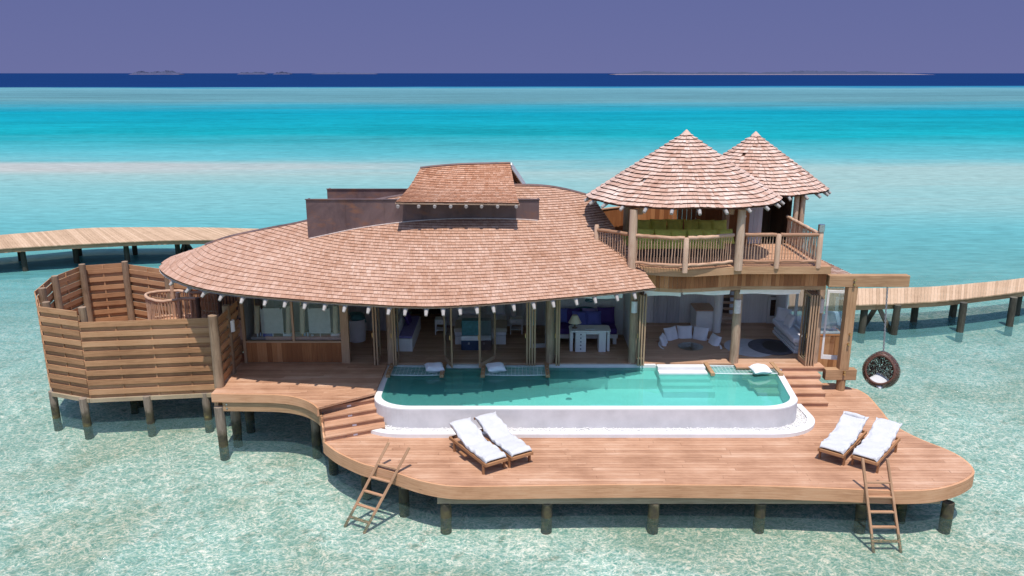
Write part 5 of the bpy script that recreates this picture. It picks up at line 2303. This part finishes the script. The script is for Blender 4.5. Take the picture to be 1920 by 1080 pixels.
LZ = ZL
proto = lounger()
spots = [(-.92, 19.56, 33, 'sun lounger on the left of the left-hand pair, white cover, tray at its side'),
         (-.24, 19.93, 32, 'sun lounger right of the pair nearer the left ladder, with its wooden headboard showing'),
         (9.04, 20.02, -40, 'sun lounger with a rolled white headrest, left of the pair above the right ladder'),
         (9.76, 19.60, -41, 'sun lounger with a flat smooth white cover, right of the pair above the right ladder')]
lo = []
for i, (x, y, a, lb) in enumerate(spots):
    if i == 0:
        proto.location, proto.rotation_euler = (x, y, LZ), (0, 0, radians(a))
        proto['label'] = lb
        lo.append(proto)
    else:
        lo.append(dup(proto, lb, (x, y, LZ), radians(a)))
mb = MB()
mb.tube([(-.27 + .09 * i, .84 + .01 * sin(i), .30 + .455 + .01 * cos(2 * i)) for i in range(7)], [.05, .07, .075, .07, .075, .07, .05], 12, True, .1)
mb.build('headrest', 'cloth', lo[2], True)
mb = MB()
mb.beam((-.34, 1.0, .69), (.34, 1.0, .69), .03, .06)
mb.build('headboard', 'teak', lo[1])

# ------------------------------------------------------------------ furniture in the open rooms
F = ZU + .003


def bx(parent, name, lo, hi, mat, bevel=0.0):
    mb = MB()
    mb.box(lo, hi)
    return mb.build(name, mat, parent, False, bevel)


# bed and what stands round it
bed = thing('bed', 'wide double bed with a pale headboard behind the trunk', 'bed', (-1.1, 27.7, F))
bx(bed, 'base', (-2.0, 26.75, F), (-.22, 28.80, F + .30), 'whitewood')
bx(bed, 'mattress', (-2.02, 26.70, F + .31), (-.20, 28.78, F + .58), 'linen', .06)
bx(bed, 'headboard', (-2.25, 28.84, F), (0.0, 28.92, F + 1.35), 'whitewood')
bx(bed, 'blanket', (-2.045, 26.68, F + .45), (-.175, 27.75, F + .615), 'beige', .05)
for i, x in enumerate((-1.62, -.62)):
    cushion('pillow', 'white bed pillow leaning on the headboard, %s of the two' % ('left' if i == 0 else 'right'), 'linen', .75, .5, .22, (x, 28.50, F + .80), (radians(50), 0, 0), 'bed pillows', 50 + i, 'pillow')

tx0, tx1, ty = P(865, 657, F).x, P(922, 657, F).x, P(890, 657, F).y
trunk = thing('trunk_cabinet', 'blue trunk with a teal top and white band at the foot of the bed', 'trunk', ((tx0 + tx1) / 2, ty, F))
bx(trunk, 'chest', (tx0, ty, F), (tx1, ty + .5, F + .36), 'navy', .02)
bx(trunk, 'band', (tx0 + .01, ty - .01, F + .362), (tx1 - .01, ty + .49, F + .52), 'whitemetal')
bx(trunk, 'top', (tx0 + .02, ty + .06, F + .522), (tx1 - .02, ty + .44, F + 1.05), 'teal', .02)
for x in (.25, .75):
    w = lerp(tx0, tx1, x)
    bx(trunk, 'latch', (w - .03, ty - .022, F + .22), (w + .03, ty - .003, F + .29), 'steel')


def nightstand(label, x, y, w=.46):
    t = thing('nightstand', label, 'nightstand', (x, y, F), 0, 'white nightstands by the bed')
    bx(t, 'top', (x - w / 2, y - .2, F + .55), (x + w / 2, y + .2, F + .58), 'whitewood')
    bx(t, 'drawer', (x - w / 2 + .03, y - .19, F + .40), (x + w / 2 - .03, y + .18, F + .547), 'whitewood')
    bx(t, 'shelf', (x - w / 2 + .03, y - .18, F + .16), (x + w / 2 - .03, y + .18, F + .185), 'whitewood')
    for sx in (-1, 1):
        for sy in (-1, 1):
            bx(t, 'leg', (x + sx * (w / 2 - .02) - .018, y + sy * .18 - .018, F), (x + sx * (w / 2 - .02) + .018, y + sy * .18 + .018, F + .548), 'whitewood')
    bx(t, 'knob', (x - .02, y - .215, F + .46), (x + .02, y - .192, F + .49), 'steel')
    return t


p = P(968, 627, F)
nightstand('white nightstand with a picture frame right of the bed', p.x, p.y + .2)
ph = thing('picture_frame', 'small dark framed picture standing on the right-hand nightstand', 'picture', (p.x - .1, p.y + .3, F + .585))
bx(ph, 'frame', (p.x - .22, p.y + .30, F + .585), (p.x - .0, p.y + .33, F + .90), 'greywood')
bx(ph, 'print', (p.x - .19, p.y + .294, F + .62), (p.x - .03, p.y + .299, F + .865), 'lampstone')
p = P(826, 628, F)
nightstand('white nightstand left of the bed beside the open door leaf', p.x, p.y + .2, .40)

bench = thing('bench', 'white bench with a purple seat cushion along the bedroom side wall', 'bench', (-3.6, 27.2, F))
bx(bench, 'base', (-4.0, 26.0, F), (-3.42, 28.6, F + .45), 'whitewood')
bx(bench, 'back', (-4.0, 26.0, F + .452), (-3.9, 28.6, F + .95), 'whitewood')
bx(bench, 'seat', (-3.89, 26.05, F + .452), (-3.44, 28.5, F + .53), 'lilac', .03)
cushion('cushion', 'purple cushion on the white bench in the bedroom', 'purple', .45, .42, .15, (-3.74, 27.4, F + .75), (radians(70), 0, radians(80)), None, 61)

# study: desk, lamp, sofa
q0, q1 = P(1072, 660, F), P(1138, 661, F)
dxa, dxb, dy = q0.x - .06, q1.x + .10, q0.y
desk = thing('desk', 'whitewashed writing desk with a drawer pedestal and rounded top', 'desk', ((dxa + dxb) / 2, dy + .3, F))
top = []
for cx_, a0 in ((dxb - .10, -pi / 2), (dxb - .10, 0), (dxa + .10, pi / 2), (dxa + .10, pi)):
    cy_ = dy + .08 if a0 in (-pi / 2, pi) else dy + .52
    for k in range(5):
        an = a0 + (pi / 2) * k / 4
        top.append((cx_ + .12 * cos(an), cy_ + .12 * sin(an)))
mb = MB()
mb.prism(top, F + .72, F + .77)
mb.build('top', 'whitewood', desk)
pw = .36
ped = bx(desk, 'pedestal', (dxa + .18, dy, F), (dxa + .18 + pw, dy + .5, F + .718), 'whitewood')
for i in range(5):
    z = F + .06 + .13 * i
    dr = bx(desk, 'drawer', (dxa + .20, dy - .015, z), (dxa + .16 + pw, dy - .002, z + .118), 'whitewood')
    mb = MB()
    mb.tube([(dxa + .18 + pw / 2, dy - .017, z + .06), (dxa + .18 + pw / 2, dy - .045, z + .06)], .022, 10)
    mb.build('knob', 'navy', dr)
bx(desk, 'pedestal', (dxb - .38, dy, F), (dxb - .14, dy + .5, F + .718), 'whitewood')
bx(desk, 'side_panel', (dxa, dy + .08, F), (dxa + .10, dy + .52, F + .718), 'whitewood')
bx(desk, 'side_panel', (dxb - .09, dy + .08, F), (dxb, dy + .52, F + .718), 'whitewood')
bx(desk, 'apron', (dxa + .19 + pw, dy + .02, F + .63), (dxb - .385, dy + .06, F + .718), 'whitewood')
lp = P(1078, 617, F + .77)
lamp = thing('table_lamp', 'table lamp with a parchment cone shade on the writing desk', 'lamp', (lp.x, dy + .28, F + .772))
mb = MB()
mb.lathe([(.09, 0), (.09, .02), (.03, .05), (.035, .12), (.018, .16), (.018, .25)], (lp.x, dy + .28, F + .772), 14)
mb.build('base', 'drift', lamp, True)
mb = MB()
mb.lathe([(.225, .20), (.09, .47), (.085, .47), (.22, .20)], (lp.x, dy + .28, F + .772), 20)
mb.build('lamp_shade', 'shade', lamp, True)
bk = thing('paper_tray', 'pale writing pad lying on the middle of the desk', 'tray', ((dxa + dxb) / 2, dy + .2, F + .772))
bx(bk, 'board', ((dxa + dxb) / 2 - .16, dy + .10, F + .772), ((dxa + dxb) / 2 + .16, dy + .32, F + .782), 'whitemetal')
bx(bk, 'pad', ((dxa + dxb) / 2 - .14, dy + .12, F + .783), ((dxa + dxb) / 2 + .14, dy + .30, F + .79), 'paper')

so = thing('sofa', 'low white sofa with deep purple upholstery behind the writing desk', 'sofa', (2.7, 27.2, F))
bx(so, 'frame', (1.55, 26.75, F + .22), (3.72, 27.72, F + .36), 'whitewood')
for x in (1.62, 3.62):
    for y in (26.82, 27.6):
        bx(so, 'leg', (x - .06, y - .06, F), (x + .06, y + .06, F + .218), 'whitewood')
bx(so, 'seat', (1.57, 26.78, F + .362), (3.70, 27.70, F + .56), 'purple', .04)
bx(so, 'back', (1.57, 27.705, F + .362), (3.70, 27.83, F + .80), 'purple', .03)
for i, (x, mt, nm) in enumerate(((1.75, 'blue', 'violet blue cushion at the left end of the purple sofa'), (2.18, 'purple', 'dark purple cushion second along the sofa, behind the lamp'),
                                 (2.42, 'blue', 'bright blue cushion in front, nearest the lamp on the sofa'), (2.78, 'lilac', 'lilac cushion at the back in the middle of the sofa'),
                                 (2.92, 'blue', 'blue cushion leaning in front of the lilac one on the sofa'), (3.38, 'purple', 'large dark purple cushion at the right end of the sofa'))):
    fr_ = 0.16 if i in (2, 4) else 0
    cushion('cushion', nm, mt, .56 if i != 5 else .64, .54 if i != 5 else .62, .2, (x, 27.50 - fr_, F + .84 - fr_ * .4), (radians(72), 0, radians(3 * (i % 3) - 3)), 'cushions on the purple sofa', 70 + i)
art = thing('wall_hanging', 'teal shell shapes strung on white cords on the study wall', 'wall hanging', (2.7, 27.8, F + 1.9))
for k, (u, v, w, h) in enumerate(((1096, 583, .46, .16), (1107, 564, .20, .12))):
    c = PY(u, v, 27.80)
    mb = MB()
    mb.prism([(c.x + w * cos(a), c.z + h * (sin(a) if sin(a) > 0 else .55 * sin(a))) for a in [2 * pi * i / 24 for i in range(24)]], -.03, 0)
    mb.v = [(x, 27.84 + z, y) for x, y, z in mb.v]
    mb.build('shell', 'teal', art)
mb = MB()
for (u0, v0, u1, v1) in ((1052, 577, 1120, 560), (1105, 562, 1168, 585), (1120, 562, 1165, 560), (1085, 566, 1072, 578), (1055, 560, 1100, 572), (1155, 560, 1158, 585), (1092, 560, 1100, 574)):
    mb.tube([PY(u0, v0, 27.82), PY((u0 + u1) / 2, (v0 + v1) / 2 + 2, 27.82), PY(u1, v1, 27.82)], .014, 5)
mb.build('cord', 'whitemetal', art)

# living room: sunken seat, glass table, cabinet, column, louvred door, daybed, rugs
ring = thing('round_seat', 'white ring shaped seat pad in the round sunken lounge', 'seat', (pit_c.x, pit_c.y, ZU - .44))
mb = MB()
n = 40
r0, r1, z0, z1 = .55, pit_r - .03, ZU - .445, ZU - .20
for i in range(n):
    a0, a1 = -.35 + (pi + .7) * i / n, -.35 + (pi + .7) * (i + 1) / n
    c = [(pit_c.x + r * cos(a), pit_c.y + r * sin(a)) for r, a in ((r0, a0), (r1, a0), (r1, a1), (r0, a1))]
    mb.poly([(*q, z1) for q in c])
    mb.poly([(*c[0], z0), (*c[3], z0), (*c[3], z1), (*c[0], z1)])
mb.build('seat_pad', 'linen', ring)
mb = MB()
mb.tube([(pit_c.x + (r1 - .06) * cos(a), pit_c.y + (r1 - .06) * sin(a), z1 + .10) for a in [-.35 + (pi + .7) * i / 30 for i in range(31)]], .07, 8)
mb.build('back_roll', 'linen', ring, True)
cn = ['far left, lying low', 'left of the middle', 'middle', 'right of the middle', 'far right, lying low']
for i, a in enumerate((168, 125, 90, 55, 12)):
    an = radians(a)
    w = .56
    cushion('cushion', 'white cushion on the rim of the sunken round seat, %s' % cn[i], 'linen', w, w, .2, (pit_c.x + .92 * cos(an), pit_c.y + .92 * sin(an), ZU + .08 + (.04 if 0 < i < 4 else -.06)),
            (radians(68), 0, an - pi / 2 + radians(4 * (i - 2))), 'cushions round the sunken seat', 80 + i)
tb = thing('coffee_table', 'round glass coffee table on a driftwood base in the sunken lounge', 'table', (pit_c.x, pit_c.y - .1, ZU - .44))
mb = MB()
mb.lathe([(0.01, .40), (.44, .40), (.44, .415), (0.01, .415)], (pit_c.x, pit_c.y - .1, ZU - .44), 28)
mb.build('top', 'glass', tb)
mb = MB()
for i in range(7):
    a = i * .9
    mb.tube([(pit_c.x + .10 * cos(a), pit_c.y - .1 + .10 * sin(a), ZU - .44), (pit_c.x + .05 * cos(a + 2), pit_c.y - .1 + .05 * sin(a + 2), ZU - .25), (pit_c.x + .22 * cos(a + .5), pit_c.y - .1 + .22 * sin(a + .5), ZU - .045)], [.05, .045, .03], 7, True, .3)
mb.build('base', 'drift', tb, True)

p = P(1320, 621, F)
cab = thing('cabinet', 'white chest with a wooden top and pale woven front by the column', 'cabinet', (p.x, p.y + .4, F))
cx_a, cx_b = P(1304, 621, F).x, P(1337, 621, F).x
bx(cab, 'body', (cx_a, p.y, F), (cx_b, p.y + .9, F + .78), 'whitewood')
bx(cab, 'top', (cx_a - .03, p.y - .03, F + .782), (cx_b + .03, p.y + .93, F + .82), 'floor')
for i in range(3):
    bx(cab, 'drawer', (cx_a + .03, p.y - .014, F + .05 + .24 * i), (cx_b - .03, p.y - .002, F + .27 + .24 * i), 'wall')
p = P(1343, 622, F)
mb = MB()
mb.tube([(p.x, p.y, F), (p.x, p.y, 4.4)], .15, 16)
tag(mb.build('column', 'whitewood', None, True), 'round whitewashed column inside the living room beside the chest', 'column')
wd0, wd1 = P(1226, 607, F).x, P(1274, 607, F).x
dd = thing('panel_door', 'pair of grey boarded doors in the rear wall of the living room', 'door', ((wd0 + wd1) / 2, 29.28, F))
for a, b in ((wd0, (wd0 + wd1) / 2 - .005), ((wd0 + wd1) / 2 + .005, wd1)):
    mb = MB()
    for i in range(4):
        mb.box((lerp(a, b, i / 4), 29.25, F), (lerp(a, b, (i + 1) / 4) - .006, 29.29, F + 2.1), )
    mb.build('leaf', 'greywood', dd)
ld = thing('louvre_door', 'whitewashed door with a dark louvred panel in the rear wall', 'door', (9.1, 29.28, F))
p0, p1 = PY(1437, 600, 29.25), PY(1470, 600, 29.25)
zz0, zz1 = F, PY(1450, 557, 29.25).z
for lo_, hi_ in (((p0.x, 29.22, zz0), (p0.x + .10, 29.29, zz1)), ((p1.x - .10, 29.22, zz0), (p1.x, 29.29, zz1)), ((p0.x + .102, 29.22, zz0), (p1.x - .102, 29.29, zz0 + .28)),
                 ((p0.x + .102, 29.22, zz0 + 1.1), (p1.x - .102, 29.29, zz0 + 1.3)), ((p0.x + .102, 29.22, zz1 - .1), (p1.x - .102, 29.29, zz1))):
    bx(ld, 'frame', lo_, hi_, 'whitewood')
bx(ld, 'louvre_panel', (p0.x + .103, 29.27, zz0 + .282), (p1.x - .103, 29.288, zz0 + 1.098), 'darkwood')
bx(ld, 'upper_panel', (p0.x + .103, 29.26, zz0 + 1.302), (p1.x - .103, 29.288, zz1 - .102), 'greywood')
mb = MB()
for i in range(12):
    z = zz0 + .31 + .065 * i
    mb.beam((p0.x + .105, 29.255, z), (p1.x - .105, 29.255, z), .04, .012, (0, .7, .7))
mb.build('louvres', 'darkwood', ld)

def dayb(x0, x1, y0, y1):
    t = thing('daybed', 'white pallet daybed along the right wall of the living room', 'daybed', ((x0 + x1) / 2, (y0 + y1) / 2, F))
    for i in range(3):
        bx(t, 'pallet', (x0 + .04 * i, y0 + .05 * i, F + .12 * i), (x1, y1, F + .12 * i + .10), 'whitewood', .02)
    bx(t, 'mattress', (x0 - .04, y0 - .02, F + .365), (x1, y1, F + .56), 'linen', .05)
    return t


q0, q1 = P(1497, 664, F), P(1472, 630, F)
dayb(q0.x - .15, XR - .12, q0.y + .05, 28.1)
for i, (y, mt, lb) in enumerate(((27.7, 'linen', 'white cushion at the far end of the pallet daybed'), (27.0, 'linen', 'white cushion leaning on the window side of the daybed'))):
    cushion('cushion', lb, mt, .55, .5, .18, (XR - .30, y, F + .80), (radians(70), 0, radians(-85 if i else -40)), 'daybed cushions', 90 + i)
for lb, u, v, a, b, mt in (('pale oval rug on the living room floor', 1405, 652, .85, .95, 'rugpale'), ('charcoal oval rug with a black middle beside the pale rug', 1447, 651, .80, .85, 'rugdark')):
    c = P(u, v, F)
    k = .004 if mt == 'rugpale' else .016
    mb = MB()
    mb.prism([(c.x + a * cos(t), c.y + b * sin(t)) for t in [2 * pi * i / 36 for i in range(36)]], F + k, F + k + .010)
    r_ = thing('rug', lb, 'rug', (c.x, c.y, F), 0, 'rugs on the living room floor')
    mb.build('pile_field', mt, r_)
    if mt == 'rugdark':
        mb = MB()
        mb.prism([(c.x + .12 + .42 * cos(t), c.y + .02 + .62 * sin(t)) for t in [2 * pi * i / 30 for i in range(30)]], F + .027, F + .031)
        mb.build('centre', 'black', r_)

# bay daybed with blue and white bolsters behind the window
bd = thing('window_seat', 'white window seat inside the right-hand bay', 'seat', (10.8, 26.9, 1.9))
bx(bd, 'base', (10.2, 26.1, 1.3), (11.3, 28.0, 2.26), 'whitewood')
bx(bd, 'mattress', (10.2, 26.08, 2.262), (11.3, 28.0, 2.42), 'linen', .04)
cushion('cushion', 'white bolster on the window seat in the bay', 'linen', .8, .55, .34, (10.65, 26.45, 2.70), (radians(60), 0, 0), 'bay cushions', 95)
cushion('cushion', 'pale blue cushion at the right end of the window seat in the bay', 'aqua', .5, .6, .28, (11.12, 26.40, 2.78), (radians(66), 0, radians(-12)), 'bay cushions', 96)

# bathroom: counter, hung panels, tube lamps, bottles, basket with a teal towel
vn = thing('vanity', 'long stone bathroom counter under the window', 'counter', ((wx0 + wx1) / 2, 25.4, F))
bx(vn, 'top', (wx0 + .1, 25.12, 2.50), (wx1 - .05, 25.72, 2.56), 'lampstone')
bx(vn, 'body', (wx0 + .1, 25.16, F), (wx1 - .05, 25.68, 2.498), 'greywood')
for i, (u0, u1) in enumerate(((491, 529), (580, 618))):
    a, b = PY(u0, 625, 25.2), PY(u1, 578, 25.2)
    t = thing('hung_mirror', '%s of two pale backed mirrors hanging in the bathroom window' % ('left' if i == 0 else 'right'), 'mirror', ((a.x + b.x) / 2, 25.2, a.z), 0, 'mirrors in the bathroom window')
    bx(t, 'panel', (a.x, 25.19, a.z), (b.x, 25.215, b.z), 'paper')
    for x in (a.x + .06, b.x - .06):
        bx(t, 'hanger', (x - .02, 25.18, b.z - .03), (x + .02, 25.225, b.z + .12), 'black')
    st_ = (a.x + b.x) / 2
    bx(t, 'stem', (st_ - .012, 25.19, 2.562), (st_ + .012, 25.21, a.z - .002), 'whitemetal')
for i, u in enumerate((482, 541, 567, 629)):
    a, b = PY(u, 624, 25.25), PY(u, 573, 25.25)
    mb = MB()
    mb.tube([a, b], .09, 14)
    t = thing('tube_lamp', 'parchment tube lamp in the bathroom window, %s' % ('beside the left window jamb', 'just left of the mullion', 'just right of the mullion', 'beside the right window jamb')[i], 'lamp', tuple(a), 0, 'tube lamps in the bathroom window')
    mb.build('lamp_shade', 'shade', t, True)
    bx(t, 'stem', (a.x - .015, 25.235, 2.562), (a.x + .015, 25.265, a.z + .02), 'brass')
    bx(t, 'bracket', (a.x - .012, 25.24, b.z - .01), (a.x + .012, 25.26, 4.28), 'brass')
rs = random.Random(12)
for i, (u, mt, h, w, lb) in enumerate(((483, 'whitemetal', .17, .03, 'tall white bottle on the counter, nearest the left jamb'), (488, 'aqua', .12, .028, 'small pale blue bottle beside the tall white one'), (494, 'whitemetal', .10, .035, 'squat white jar left of the blue box'),
                                       (571, 'aqua', .16, .03, 'pale blue bottle just right of the mullion'), (577, 'whitemetal', .14, .032, 'white bottle next to the pale blue one by the mullion'), (585, 'whitemetal', .07, .05, 'low white dish under the right mirror'))):
    c = PY(u, 630, 25.22)
    mb = MB()
    mb.lathe([(w, 0), (w, h * .7), (w * .45, h * .82), (w * .45, h)], (c.x, 25.24 + .04 * (i % 2), 2.562), 10)
    tag(mb.build('bottle' if i < 5 else 'dish', mt, None, True), lb, 'bottle' if i < 5 else 'dish', 'toiletries on the bathroom counter')
for i, (u, w, mt, lb) in enumerate(((503, .16, 'blue', 'blue box standing on the counter under the left mirror'), (539, .14, 'whitemetal', 'white tissue box beside the mullion'), (629, .15, 'whitemetal', 'white tissue box at the right end of the counter'))):
    c = PY(u, 630, 25.24)
    mb = MB()
    mb.box((c.x - w, 25.2, 2.562), (c.x + w, 25.36, 2.562 + (.20 if i == 0 else .10)))
    tag(mb.build('box', mt, None, False, .012), lb, 'box', 'boxes on the bathroom counter')
p = P(667, 643, F)
bs = thing('laundry_basket', 'tall white tub holding a teal towel inside the bathroom door', 'basket', (p.x, p.y + .3, F))
mb = MB()
mb.lathe([(.30, 0), (.33, .4), (.35, .82), (.33, .82), (.30, .70)], (p.x, p.y + .3, F), 22)
mb.build('tub', 'linen', bs, True)
cushion('towel', 'rumpled teal towel lying in the white tub', 'teal', .58, .5, .30, (p.x + .06, p.y + .32, F + .86), (.2, .3, .4), None, 99, 'towel')

# roller blinds under the balcony beam
for i, (u0, u1, v0, v1, lb) in enumerate(((1208, 1278, 545, 557, 'white roller blind hanging by the roof corner, its lower edge sagging'), (1281, 1370, 545, 554, 'white roller blind left of the middle post'),
                                         (1388, 1502, 545, 553, 'white roller blind right of the middle post'), (1054, 1168, 548, 561, 'white blind at the head of the study opening'))):
    yy = 24.66 if i < 3 else 24.98
    a, b = PY(u0, v1, yy), PY(u1, v0, yy)
    zt = 4.40
    t = thing('roller_blind', lb, 'blind', ((a.x + b.x) / 2, yy, zt), 0, 'white blinds')
    mb = MB()
    mb.grid(lambda s, q: (lerp(a.x, b.x, s), yy + .02 * sin(pi * q) + .10 * q * q, lerp(zt, a.z + (.05 * sin(2.5 * s) - .04 * s if i == 0 else .02 * sin(7 * s)), q)), 16, 6)
    mb.build('cloth', 'linen', t, True)
    mb = MB()
    mb.tube([(a.x, yy, zt + .02), (b.x, yy, zt + .02)], .045, 10)
    mb.build('roller', 'whitewood', t, True)

# half round lamps on the posts
for u, v0, v1, yy, lb, hx in ((1382, 562, 587, YW - .15, 'pale half round lamp on the middle front post', .11), (1537, 561, 586, YW - .14, 'pale half round lamp on the right front post', .11),
                          (1189, 565, 586, YW - .16, 'pale half round lamp on the post at the roof corner', .10), (436, 600, 621, 23.95, 'white half round lamp on the fence panel beside the terrace', .10)):
    a, b = PY(u, v1, yy), PY(u, v0, yy)
    mb = MB()
    n = 8
    if u == 436:
        a.x = TX + .13
        pts = [(a.x + .09 * sin(pi * k / n), yy + hx * cos(pi * k / n)) for k in range(n + 1)]
    else:
        pts = [(a.x - hx * cos(pi * k / n), yy - .08 * sin(pi * k / n)) for k in range(n + 1)]
    mb.prism(pts, a.z, b.z)
    tag(mb.build('wall_lamp', 'lampstone' if u in (1382, 1537) else 'wall', None, True), lb, 'lamp', 'half round wall lamps')
